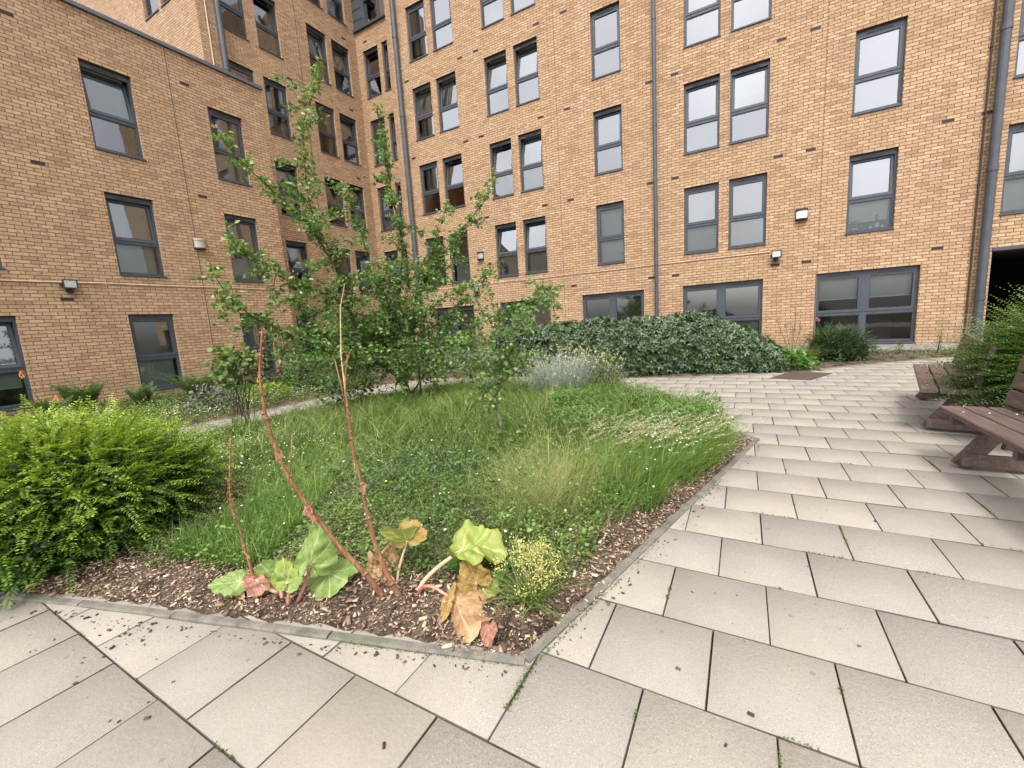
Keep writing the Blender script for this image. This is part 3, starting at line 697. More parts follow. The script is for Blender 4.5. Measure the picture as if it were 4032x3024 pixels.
# ------------------------------------------------------------------ benches
wood = NT('brown_recycled_plastic'); co = wood.coord(); mp = wood.new('ShaderNodeMapping'); mp.inputs['Scale'].default_value = (1.2,9,9); wood.link(co, mp.inputs[0])
wn1 = wood.noise(3.5, 5, 0.65, mp.outputs[0]); wn2 = wood.noise(60, 3, 0.6)
wc = wood.ramp(wn1, [(0.3,(0.070,0.045,0.039)),(0.55,(0.115,0.076,0.066)),(0.80,(0.20,0.15,0.135))]); wc = wood.mix(wood.range(wn2,0.60,0.8,0,0.25), wc, (0.20,0.155,0.14))
wood.base(wc, 0.62, 0.4); wood.bump(wn1, 0.2, 0.004)
def make_bench(loc, rz, label, L=2.10):
    t = empty('park_bench', loc, rz, label, 'bench', 'brown slatted benches beside the path')
    br_ = random.Random(int(loc[0]*100))
    for i in range(3):
        y = -0.065-i*0.140; b = MB(); b.beam((0,0,0),(L,0,0),0.125,0.042,bev=0.007)
        o = b.build('seat_slat', wood.mat, t); o.location = (br_.uniform(-0.01,0.01), y, 0.431)
        bl = MB()
        for x in (0.24, L-0.24): bl.lathe([(0.0,0.003),(0.008,0.003),(0.010,0.0)], 10, (x,0,0.0215))
        bo_ = bl.build('bolt', M['steel'], o)
    for i in range(3):
        z = 0.535+i*0.132; y = -0.385-(z-0.5)*0.20; b = MB(); b.beam((0,0,0),(L,0,0),0.036,0.118,bev=0.007)
        o = b.build('back_slat', wood.mat, t); o.location = (br_.uniform(-0.01,0.01), y, z); o.rotation_euler = (0.20,0,0)
    for x in (0.20, L-0.20):
        b = MB(); b.beam((x,-0.085,0.012),(x,-0.335,0.405),0.115,0.05,up=(1,0,0),bev=0.006)
        lg = b.build('leg', wood.mat, t)
        # bolts on leg
        bl = MB()
        for s_ in (1 if x > 1 else -1,):
            for (yy,zz) in ((-0.10,0.055),(-0.145,0.115)):
                bl.tube([(x+s_*0.024,yy,zz),(x+s_*0.031,yy,zz)],0.011,10)
        bl.build('bolt', M['steel'], lg)
        b = MB(); b.beam((x,-0.66,0.012),(x,-0.40,0.405),0.115,0.05,up=(1,0,0),bev=0.006); b.build('leg', wood.mat, t)
        b = MB(); b.beam((x+0.051,-0.365,0.15),(x+0.051,-0.505,0.84),0.085,0.048,up=(1,0,0),bev=0.006); b.build('back_post', wood.mat, t)
        b = MB(); b.beam((x-0.051,-0.07,0.080),(x-0.051,-0.64,0.080),0.048,0.095,bev=0.005); b.build('brace', wood.mat, t)
        b = MB(); b.beam((x+0.055,-0.03,0.372),(x+0.055,-0.46,0.372),0.05,0.072,bev=0.005); b.build('seat_bearer', wood.mat, t)
    b = MB(); b.beam((L/2,-0.03,0.372),(L/2,-0.41,0.372),0.05,0.07,bev=0.005); b.build('seat_bearer', wood.mat, t)
    return t
make_bench((1.42,2.52,0), math.radians(90), 'nearer brown slatted bench whose seat runs out of the right edge of the photo')
make_bench((1.535,5.48,0), math.atan2(7.53-5.48, 2.02-1.535), 'farther brown slatted bench half hidden by the feathery green bush')
# ------------------------------------------------------------------ plants
def unit(a): return a/(np.linalg.norm(a, axis=-1, keepdims=True)+1e-9)
LEAF4 = (np.array([(0,0,0),(0.42,0.5,0.10),(1,0,-0.06),(0.42,-0.5,0.10)]), np.array([(0,2,1),(0,3,2)]))
LEAF8 = (np.array([(0,0,0),(0.28,0.42,0.09),(0.62,0.42,0.07),(1,0,-0.12),(0.62,-0.42,0.07),(0.28,-0.42,0.09),(0.30,0,0.0),(0.64,0,-0.015)]),
         np.array([(0,6,1),(1,6,7),(1,7,2),(2,7,3),(0,5,6),(5,4,7),(5,7,6),(4,3,7)]))
LOBED = (np.array([(0,0,0),(0.15,0.30,0.03),(0.30,0.52,0.0),(0.50,0.30,0.05),(0.72,0.40,0.0),(1.0,0,-0.06),(0.72,-0.40,0.0),(0.50,-0.30,0.05),(0.30,-0.52,0.0),(0.15,-0.30,0.03),(0.45,0,0.0)]),
         np.array([(10,0+1,0),(10,2,1),(10,3,2),(10,4,3),(10,5,4),(10,6,5),(10,7,6),(10,8,7),(10,9,8),(10,0,9)]))
def inst(T, P, D, N, L, W, tone=None):
    tv, tf = T; n = len(P); D = unit(D); S = unit(np.cross(D, N)); N2 = np.cross(S, D)
    L = np.broadcast_to(L, n); W = np.broadcast_to(W, n)
    V = P[:,None,:] + tv[None,:,0,None]*(L[:,None,None]*D[:,None,:]) + tv[None,:,1,None]*(W[:,None,None]*S[:,None,:]) + tv[None,:,2,None]*(L[:,None,None]*N2[:,None,:])
    F = tf[None]+(np.arange(n)*len(tv))[:,None,None]
    t = None if tone is None else np.repeat(np.broadcast_to(tone, n), len(tv))
    return V.reshape(-1,3), F.reshape(-1,tf.shape[1]), t
class Soup:
    """collects triangle batches of one material into one mesh"""
    def __init__(s): s.V = []; s.F = []; s.T = []; s.n = 0
    def add(s, V, F, T=None):
        s.V.append(V); s.F.append(F+s.n); s.T.append(np.zeros(len(V)) if T is None else T); s.n += len(V)
    def build(s, name, mat, parent=None, smooth=False):
        return npmesh(name, np.concatenate(s.V), np.concatenate(s.F), mat, parent, np.concatenate(s.T), smooth)
def blades(P, L, W, lean_dir, lean, curl, tone=None, segs=3):
    """grass blades: P base, L length, lean (start slope), curl (droop)"""
    n = len(P); d = np.c_[np.cos(lean_dir), np.sin(lean_dir), np.zeros(n)]; s = np.c_[-np.sin(lean_dir+rng.normal(0,.8,n)), np.cos(lean_dir), np.zeros(n)]
    s = unit(s); vs = []
    for k in range(segs+1):
        t = k/segs; h = t*(1-0.35*np.asarray(curl)*t*t); o = np.asarray(lean)*t+np.asarray(curl)*t*t*0.9
        c = P+np.c_[np.zeros((n,2)), h*L]+d*(o*L)[:,None]
        w = np.asarray(W)*(1-t**1.5)*0.5
        if k < segs: vs += [c-s*w[:,None], c+s*w[:,None]]
        else: vs += [c]
    V = np.stack(vs, 1); m = V.shape[1]; f = []
    for k in range(segs-1): f += [(2*k,2*k+1,2*k+3),(2*k,2*k+3,2*k+2)]
    f += [(2*segs-2,2*segs-1,2*segs)]
    F = np.array(f)[None]+(np.arange(n)*m)[:,None,None]
    t = None if tone is None else np.repeat(np.broadcast_to(tone, n), m)
    return V.reshape(-1,3), F.reshape(-1,3), t
def rnd_unit(n, up=0.0):
    v = rng.normal(size=(n,3)); v[:,2] += up; return unit(v)
def scatter(poly, n, cond=None):
    P = np.array(poly); x0, y0 = P.min(0); x1, y1 = P.max(0); out = np.zeros((0,2))
    while len(out) < n:
        q = np.c_[rng.uniform(x0,x1,n*2), rng.uniform(y0,y1,n*2)]; q = q[inpoly(q, poly)]
        if cond is not None: q = q[cond(q)]
        if len(q) == 0: break
        out = np.r_[out, q]
    return out[:n]
def dk(P):     # distance from the right kerb and from the left kerb
    return segdist(P, (-0.72,1.30), (0.165,4.82)), np.minimum(segdist(P, (-0.72,1.30), (-3.07,0.64)), segdist(P, (-3.07,0.64), (-5.2,-0.15)))
BUSHC = np.array((-4.1,0.95))
def green_ok(P, mr=0.19, ml=0.32):
    dr, dl = dk(P); nz = hashnoise(P[:,0], P[:,1], 5.0, 3)*0.20-0.08; c = P-np.array((-0.95,1.6))
    e = segdist(P, (0.165,4.82), (-0.30,5.36))
    corner = (P[:,0]+0.9)**2+(P[:,1]-1.45)**2 > 0.30**2
    return (dr > mr+nz) & (dl > ml+nz) & corner & (np.linalg.norm(P-BUSHC, axis=1) > 0.98+nz) & (e > 0.15+nz)

# mulch chips along the two kerbs
def chips():
    S_ = Soup(); boxv = np.array([(x,y,z) for z in (0,1) for y in (-.5,.5) for x in (0,1)], float); boxf = np.array([(4,5,7,6),(0,1,5,4),(1,3,7,5),(3,2,6,7),(2,0,4,6)])
    def cond(P):
        dr, dl = dk(P); return ((dr < 0.42) & (dr > 0.05) & (P[:,1] < 4.85)) | ((dl < 0.62) & (dl > 0.05)) | ((np.linalg.norm(P-BUSHC,axis=1) < 1.75) & (P[:,0] > -4.3) & (dl > 0.05))
    P = scatter([p for p in MAIN if p[0] > -7.5], 52000, cond); n = len(P)
    z = soil_z(P[:,0],P[:,1])+rng.uniform(-0.002,0.012,n); P3 = np.c_[P, z]
    a = rng.uniform(0,2*math.pi,n); D = unit(np.c_[np.cos(a),np.sin(a),rng.normal(0,0.25,n)]); N = unit(np.c_[rng.normal(0,.35,n),rng.normal(0,.35,n),np.ones(n)])
    L = rng.lognormal(-4.65,0.55,n).clip(0.003,0.042); W = L*rng.uniform(0.15,0.45,n)
    V, F, t = inst((boxv*np.array([1,1,0.18]), boxf), P3, D, N, L, W, rng.random(n))
    return npmesh('mulch', V, F, None or chipm.mat, tone=t)
chipm = NT('wood_chip'); at = chipm.new('ShaderNodeAttribute'); at.attribute_name = 'tone'
chipm.base(chipm.ramp(at.outputs['Fac'], [(0.0,(0.045,0.031,0.022)),(0.3,(0.12,0.08,0.053)),(0.6,(0.27,0.18,0.12)),(0.85,(0.45,0.33,0.22)),(1.0,(0.62,0.51,0.38))]), 0.85, 0.2)
tag(chips(), kind='stuff')

ml = dict(
 clover=leaf_mat('clover_leaf', [(0.0,(0.025,0.06,0.012)),(0.4,(0.075,0.145,0.028)),(0.8,(0.17,0.27,0.06)),(1.0,(0.30,0.40,0.13))], 0.55, 0.25, 0.3, 1.2),
 grass=leaf_mat('grass_blade', [(0.0,(0.035,0.075,0.014)),(0.4,(0.10,0.17,0.032)),(0.75,(0.24,0.31,0.08)),(1.0,(0.52,0.50,0.25))], 0.5, 0.3, 0.3, 0.8),
 lush=leaf_mat('lush_blade', [(0.0,(0.05,0.11,0.015)),(0.5,(0.13,0.23,0.038)),(1.0,(0.34,0.44,0.13))], 0.45, 0.35, 0.35, 0.8),
 dry=leaf_mat('dry_blade', [(0.0,(0.12,0.18,0.04)),(0.5,(0.26,0.29,0.09)),(1.0,(0.52,0.46,0.24))], 0.6, 0.3, 0.2, 1.5),
 plume=leaf_mat('seed_head', [(0.0,(0.42,0.36,0.20)),(0.5,(0.62,0.56,0.37)),(1.0,(0.78,0.73,0.55))], 0.7, 0.35, 0.2, 2, transl_col=(1,1,0.8)),
 purple=leaf_mat('dark_ground_leaf', [(0.0,(0.05,0.09,0.035)),(0.6,(0.085,0.14,0.05)),(1.0,(0.12,0.18,0.08))], 0.5, 0.15, 0.4, 1.5),
)
white_pet = leaf_mat('white_petal', [(0.0,(0.75,0.75,0.70)),(1.0,(0.85,0.85,0.80))], 0.6, 0.2, 0.2)
yellow_pet = leaf_mat('yellow_petal', [(0.0,(0.75,0.55,0.02)),(1.0,(0.85,0.70,0.04))], 0.5, 0.2, 0.3)
blue_pet = leaf_mat('blue_petal', [(0.0,(0.06,0.06,0.20)),(1.0,(0.12,0.10,0.30))], 0.6, 0.1, 0.3)

def z3(P, dz=0.0): return np.c_[P, soil_z(P[:,0],P[:,1])+dz]
HFIELD = lambda P: 0.35+0.65*np.clip((P[:,1]-1.6)/3.0, 0, 1)      # plants grow taller away from the front edge
# ground cover of clover-like leaves
S_ = Soup()
P = scatter(MAIN, 105000, lambda q: green_ok(q) & (q[:,1] < 5.6) & ((q[:,1] < 3.4) | (rng.random(len(q)) < 0.22)))
n = len(P); h = rng.uniform(0.0,0.11,n)*(0.6+0.8*hashnoise(P[:,0],P[:,1],5,4))*(0.7+0.6*HFIELD(P))
a = rng.uniform(0,2*math.pi,n); D = np.c_[np.cos(a),np.sin(a),rng.normal(0.1,0.3,n)]; N = np.c_[rng.normal(0,.45,n),rng.normal(0,.45,n),np.ones(n)]
Ls = rng.uniform(0.011,0.023,n)*np.where(rng.random(n)<0.08,1.9,1.0)
h = h*np.clip(1.0-0.8*(-P[:,0]-4.6)/1.2,0.2,1.0)
S_.add(*inst(LEAF4, z3(P)+np.c_[np.zeros((n,2)),h], D, N, Ls, Ls*rng.uniform(0.55,0.85,n)))
tag(S_.build('clover_ground_cover', ml['clover']), kind='stuff')
# dark creeping patches with blue flower spikes
pc = [(-2.9,2.85,0.75),(-2.3,3.05,0.65),(-2.6,2.3,0.45),(-3.3,2.3,0.4)]
Q = np.concatenate([np.c_[rng.normal(x,r*0.45,1600*r), rng.normal(y,r*0.4,int(1600*r))] if 0 else rng.normal((x,y),(r*0.45,r*0.4),(int(1700*r),2)) for x,y,r in pc])
n = len(Q); a = rng.uniform(0,2*math.pi,n)
S_ = Soup(); S_.add(*inst(LEAF4, z3(Q)+np.c_[np.zeros((n,2)),rng.uniform(0.02,0.15,n)], np.c_[np.cos(a),np.sin(a),rng.normal(0.2,.3,n)], np.c_[rng.normal(0,.5,(n,2)),np.ones(n)], rng.uniform(0.02,0.035,n), rng.uniform(0.012,0.022,n)))
tag(S_.build('creeping_plant', ml['purple']), kind='stuff')
def spikes(Q, z0, z1, mat, name, sz=0.006, k=7):
    S_ = Soup(); n = len(Q)
    for i in range(k):
        f = rng.uniform(0,1,n); p = z3(Q); p[:,2] += z0+(z1-z0)*f; p[:,:2] += rng.normal(0,0.004,(n,2)); S_.add(*inst(LEAF4, p, rnd_unit(n), rnd_unit(n), sz*1.6, sz*1.3))
    return tag(S_.build(name, mat), kind='stuff')
spikes(rng.normal((-2.7,2.6),(0.5,0.45),(70,2)), 0.10, 0.15, blue_pet, 'blue_flowers')
# meadow grass
def grass_patch(name, mat, P, L, W, lean=0.25, curl=0.5, ldir=None):
    ok = inpoly(P, MAIN) & (dk(P)[0] > 0.10); P = P[ok]; L = L[ok]; W = W[ok]*np.clip(np.hypot(P[:,0],P[:,1])/2.6,1,2.0); n = len(P); ld = rng.uniform(0,2*math.pi,n) if ldir is None else rng.normal(ldir,0.8,n)
    S_ = Soup(); S_.add(*blades(z3(P,-0.005), L, W, ld, np.abs(rng.normal(lean,0.15,n)), np.abs(rng.normal(curl,0.3,n)))); return tag(S_.build(name, mat), kind='stuff')
P = scatter(MAIN, 36000, lambda q: green_ok(q,0.26,0.40) & (q[:,0] < -0.1) & (hashnoise(q[:,0],q[:,1],1.6,9) > 0.75-0.75*np.clip((q[:,1]-1.2)/2.0+0.25*(q[:,0] < -2.2),0,1)))
nr = 0.06+0.25*np.clip((P[:,1]-1.5)/3.0,0,1)*(0.35+1.15*hashnoise(P[:,0],P[:,1],2.6,6))+0.06*((P[:,0]<-3.2))
grass_patch('meadow_grass', ml['grass'], P, (nr*rng.lognormal(0,0.35,len(P))*np.clip(1.0-0.85*(-P[:,0]-4.6)/1.2,0.18,1.0)).clip(0.03,0.5), rng.uniform(0.003,0.006,len(P)), 0.35, 0.75)
# lush bright grass at the left
P = scatter([(-2.35,1.15),(-2.7,1.75),(-3.2,2.5),(-4.1,2.7),(-3.6,1.5),(-3.1,1.02)], 9000, lambda q: green_ok(q,0.2,0.34))
grass_patch('lush_grass', ml['lush'], P, rng.uniform(0.10,0.24,len(P)), rng.uniform(0.002,0.004,len(P)), 0.2, 0.35)
P = scatter([(-5.2,4.2),(-5.6,5.8),(-4.8,6.4),(-3.2,5.8),(-3.6,3.8)], 9000); grass_patch('long_grass', ml['lush'], P, rng.uniform(0.15,0.34,len(P)), rng.uniform(0.003,0.005,len(P)), 0.2, 0.4)
# straw coloured clumps and wavy seed heads
P = scatter(MAIN, 5200, lambda q: green_ok(q,0.2,0.36) & (q[:,1] < 5.5) & (hashnoise(q[:,0],q[:,1],3.1,33) > 0.45)); grass_patch('tall_wild_grass', ml['grass'], P, rng.uniform(0.16,0.42,len(P))*(0.45+0.55*np.clip((P[:,1]-1.2)/1.8,0,1)), rng.uniform(0.002,0.004,len(P)), 0.35, 0.8)
P = scatter(MAIN, 1500, lambda q: green_ok(q,0.2,0.36) & (q[:,1] < 5.5)); grass_patch('dry_stalks', ml['dry'], P, rng.uniform(0.15,0.45,len(P))*(0.5+0.5*np.clip((P[:,1]-1.2)/1.8,0,1)), rng.uniform(0.0015,0.003,len(P)), 0.35, 0.7)
S_ = Soup(); cc = scatter(MAIN, 330, lambda q: green_ok(q,0.2,0.33) & (q[:,1] < 5.2)); P = np.repeat(cc, 16, axis=0)+rng.normal(0,0.03,(330*16,2)); P = P[inpoly(P, MAIN)]; n = len(P); a = rng.uniform(0,6.3,n)
S_.add(*inst(LEAF8, z3(P)+np.c_[np.zeros((n,2)),rng.uniform(0.02,0.19,n)], np.c_[np.cos(a),np.sin(a),rng.normal(0.3,.3,n)], np.c_[rng.normal(0,.5,(n,2)),np.ones(n)], rng.uniform(0.025,0.055,n), rng.uniform(0.012,0.026,n)))
tag(S_.build('broad_leaf_weeds', ml['clover']), kind='stuff')
cl = np.array([(-1.35,2.75),(-1.15,2.55),(-1.55,3.05),(-1.05,2.85),(-1.3,2.45),(-0.95,3.05)]); P = np.concatenate([rng.normal(c,(0.14,0.13),(900,2)) for c in cl])
grass_patch('straw_grass', ml['dry'], P, rng.uniform(0.12,0.30,len(P)), rng.uniform(0.0018,0.003,len(P)), 0.45, 0.7)
P = np.concatenate([rng.normal((-0.66,3.25),(0.28,0.42),(3600,2)), rng.normal((-0.42,3.95),(0.22,0.40),(3000,2))]); P = P[green_ok(P,0.14)]
grass_patch('meadow_grass', ml['lush'], P, rng.uniform(0.16,0.36,len(P)), rng.uniform(0.003,0.005,len(P)), 0.3, 0.6, 0.3)
def seed_heads(name, P, Lh, lean, dirn, plume=0.085, mat='plume', stem_mat='dry'):
    P = P[inpoly(P, MAIN) & (dk(P)[0] > 0.15)]; S1, S2 = Soup(), Soup(); n = len(P); ld = rng.normal(dirn,0.55,n); L = rng.uniform(*Lh,n); ln = np.abs(rng.normal(lean,0.15,n)); cu = rng.uniform(0.35,0.8,n)
    B = z3(P); S1.add(*blades(B, L, np.full(n,0.0022), ld, ln, cu, segs=4))
    d = np.c_[np.cos(ld),np.sin(ld),np.zeros(n)]
    for k in range(26):
        f = rng.uniform(0,1,n); t = 1-plume/L*(1-f); t = np.clip(t,0,1.02); h = t*(1-0.35*cu*t*t); o = ln*t+cu*t*t*0.9
        c = B+np.c_[np.zeros((n,2)),h*L]+d*(o*L)[:,None]+rng.normal(0,0.0028,(n,3))
        dd = unit(d*0.8+rng.normal(0,0.45,(n,3))+np.array((0,0,0.25))); S2.add(*inst(LEAF4, c, dd, rnd_unit(n), rng.uniform(0.008,0.014,n), 0.0042))
    S1.build(name+'_stems', ml[stem_mat]); tag(bpy.data.objects[-1] if 0 else col.objects[-1], kind='stuff'); tag(S2.build(name, ml[mat]), kind='stuff')
P = np.concatenate([rng.normal((-1.22,3.55),(0.20,0.20),(90,2)), rng.normal((-0.80,3.75),(0.28,0.24),(150,2)), rng.normal((-0.45,4.1),(0.20,0.30),(70,2))])
seed_heads('seed_heads', P, (0.34,0.46), 0.25, 0.15)
P = scatter(MAIN, 420, lambda q: green_ok(q,0.5,0.6) & (q[:,1] > 2.0)); seed_heads('fine_seed_heads', P, (0.25,0.5), 0.15, 0.6, 0.06, 'dry', 'grass')
# daisies and buttercups
def flower_discs(name, P, z, r, mat, petals=7):
    n = len(P); tv = [(0,0,0)]+[(math.cos(2*math.pi*i/petals),math.sin(2*math.pi*i/petals),0.12) for i in range(petals)]
    T = (np.array(tv), np.array([(0,1+i,1+(i+1)%petals) for i in range(petals)])); N = np.c_[rng.normal(0,.4,(n,2)),np.ones(n)]
    S_ = Soup(); S_.add(*inst(T, z3(P)+np.c_[np.zeros((n,2)),z], np.c_[np.ones(n),rng.normal(0,.3,n),np.zeros(n)], N, r, r)); return tag(S_.build(name, mat), kind='stuff')
P = scatter(MAIN, 520, lambda q: green_ok(q) & (q[:,1] < 5.5)); flower_discs('daisies', P, rng.uniform(0.10,0.20,len(P)), rng.uniform(0.005,0.009,len(P)), white_pet)
P = scatter([(-0.6,2.8),(0.05,4.6),(-0.5,5.0),(-0.9,3.6)], 110, lambda q: green_ok(q,0.12)); flower_discs('daisies', P, rng.uniform(0.16,0.3,len(P)), 0.0075, white_pet)
P = scatter([(-5.4,2.0),(-5.4,3.2),(-4.0,3.2),(-3.4,1.9),(-4.0,1.8)], 260); flower_discs('daisies', P, rng.uniform(0.10,0.2,len(P)), 0.008, white_pet)
P = scatter(MAIN, 60, lambda q: green_ok(q,0.4) & (q[:,1] < 5)); flower_discs('buttercups', P, rng.uniform(0.15,0.28,len(P)), 0.008, yellow_pet, 5)

# left border: ground cover with daisies, and cover under the back shrubs
LB = [(-12.7,-1),(-7.95,-1),(-7.95,7.4),(-12.7,8.4)]
P = scatter(LB, 26000); n = len(P); a = rng.uniform(0,2*math.pi,n)
S_ = Soup(); S_.add(*inst(LEAF4, z3(P)+np.c_[np.zeros((n,2)),rng.uniform(0,0.12,n)], np.c_[np.cos(a),np.sin(a),rng.normal(.3,.3,n)], np.c_[rng.normal(0,.5,(n,2)),np.ones(n)], rng.uniform(0.03,0.06,n), rng.uniform(0.02,0.035,n)))
tag(S_.build('border_ground_cover', ml['clover']), kind='stuff')
P = scatter([(-9.6,3.2),(-8.0,3.2),(-8.0,6.2),(-9.6,6.0)], 380); flower_discs('daisies', P, rng.uniform(0.08,0.14,len(P)), 0.013, white_pet)
P = scatter([p for p in BACK if p[1] > 7.3 or p[0] > -2]+[] , 16000, lambda q: (q[:,1] > 8.2)); n = len(P); a = rng.uniform(0,2*math.pi,n)
S_ = Soup(); S_.add(*inst(LEAF4, z3(P)+np.c_[np.zeros((n,2)),rng.uniform(0,0.10,n)], np.c_[np.cos(a),np.sin(a),rng.normal(.3,.3,n)], np.c_[rng.normal(0,.5,(n,2)),np.ones(n)], rng.uniform(0.03,0.06,n), rng.uniform(0.02,0.035,n)))
tag(S_.build('border_ground_cover', ml['purple']), kind='stuff')

# ------------------------------------------------------------------ feathery shrubs (small paired leaves on arching sprays)
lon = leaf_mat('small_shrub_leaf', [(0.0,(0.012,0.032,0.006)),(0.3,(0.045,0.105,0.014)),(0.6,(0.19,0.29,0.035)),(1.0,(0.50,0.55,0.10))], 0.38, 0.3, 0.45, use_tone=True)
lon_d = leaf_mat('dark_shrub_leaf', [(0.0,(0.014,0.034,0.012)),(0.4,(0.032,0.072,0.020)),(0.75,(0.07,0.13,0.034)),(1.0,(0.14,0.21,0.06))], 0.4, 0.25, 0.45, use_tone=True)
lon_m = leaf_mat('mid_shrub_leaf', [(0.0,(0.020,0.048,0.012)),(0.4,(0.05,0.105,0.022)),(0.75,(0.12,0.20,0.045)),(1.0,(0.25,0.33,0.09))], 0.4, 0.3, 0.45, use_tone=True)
bark_d = plain('dark_bark', (0.07,0.05,0.038), 0.9, 0.2, 0, 30, 0.35, 0.4)
bark_g = plain('grey_bark', (0.16,0.145,0.12), 0.9, 0.2, 0, 40, 0.4, 0.5)
def spray_bush(name, c, R, nspray, mat, label, cat='shrub', group=None, Ls=(0.25,0.5), ll=0.016, pairs=22, bias=(0,0,0.25), topup=0.5, flat=1.0, zmin=0.03):
    root = empty(name, (c[0],c[1],0), 0, label, cat, group); R = np.array(R, float)
    u = rnd_unit(nspray, 0.35); u = u[u[:,2] > -0.25]; n = len(u)
    lump = 0.78+0.30*hashnoise(u[:,0]*3+c[0], u[:,1]*3+u[:,2]*2, 1.6, 8)
    f = rng.uniform(0.50,0.90,n)
    start = u*R*f[:,None]*lump[:,None]; start[:,2] += c[2]
    out = unit(u*np.array([1,1,flat*0.75])+np.array(bias)+rng.normal(0,0.33,(n,3)))
    L = rng.uniform(*Ls,n); S_ = Soup(); St = MB(); side = unit(np.cross(out, np.array((0,0,1.0))+rng.normal(0,.3,(n,3)))); up = np.cross(side, out)
    droop = rng.uniform(0.1,0.45,n)
    for k in range(pairs):
        t = (k+1)/pairs; p = start+out*(L*t)[:,None]; p[:,2] -= droop*L*t*t*0.5
        d = out.copy(); d[:,2] -= droop*t*0.8; d = unit(d)
        for s in (-1,1):
            D = d*0.5+side*s*0.9+rng.normal(0,0.14,(n,3)); sz = ll*(1.15-0.6*t)*rng.uniform(0.8,1.2,n)
            ok = p[:,2] > zmin
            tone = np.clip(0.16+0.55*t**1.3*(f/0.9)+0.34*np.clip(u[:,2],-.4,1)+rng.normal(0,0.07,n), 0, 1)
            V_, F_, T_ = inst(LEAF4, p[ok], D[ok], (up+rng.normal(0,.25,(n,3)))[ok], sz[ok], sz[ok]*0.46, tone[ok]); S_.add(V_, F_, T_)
    # inner leaves fill the body, tone darkened to paint in the shade there
    m = int(nspray*16); ui = rnd_unit(m, 0.2); fi = rng.uniform(0.35,0.85,m)**0.6; pi_ = ui*R*fi[:,None]*0.82; pi_[:,2] += c[2]; ok = pi_[:,2] > zmin
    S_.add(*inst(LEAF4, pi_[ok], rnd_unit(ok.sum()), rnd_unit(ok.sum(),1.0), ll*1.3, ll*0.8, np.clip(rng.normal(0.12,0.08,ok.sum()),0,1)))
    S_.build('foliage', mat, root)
    idx = rng.permutation(n)[:min(n,260)]
    for i in idx:
        a = start[i]*0.25*np.array([1,1,0]); a[2] = max(0.0, 0.02); mid = start[i]*0.7; mid[2] = max(mid[2],0.05)
        e = start[i]+out[i]*L[i]*0.9; e[2] = max(e[2]-droop[i]*L[i]*0.4, 0.03)
        St.tube([tuple(a), tuple(mid), tuple(np.maximum(start[i],[-9,-9,0.03])), tuple(e)], [0.006,0.004,0.0025,0.001], 4, caps=False)
    St.build('stems', bark_d, root)
    return root
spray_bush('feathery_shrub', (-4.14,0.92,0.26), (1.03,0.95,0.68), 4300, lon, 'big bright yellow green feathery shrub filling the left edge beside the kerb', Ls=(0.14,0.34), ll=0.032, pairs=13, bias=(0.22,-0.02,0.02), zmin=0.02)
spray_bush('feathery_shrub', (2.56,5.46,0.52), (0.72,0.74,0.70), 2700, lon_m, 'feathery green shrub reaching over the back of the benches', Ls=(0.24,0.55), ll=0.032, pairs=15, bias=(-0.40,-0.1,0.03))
spray_bush('rounded_shrub', (1.85,11.75,0.25), (0.74,0.60,0.58), 900, lon_d, 'low dark green rounded shrub in front of the big four pane window', Ls=(0.15,0.3), ll=0.030, pairs=10)

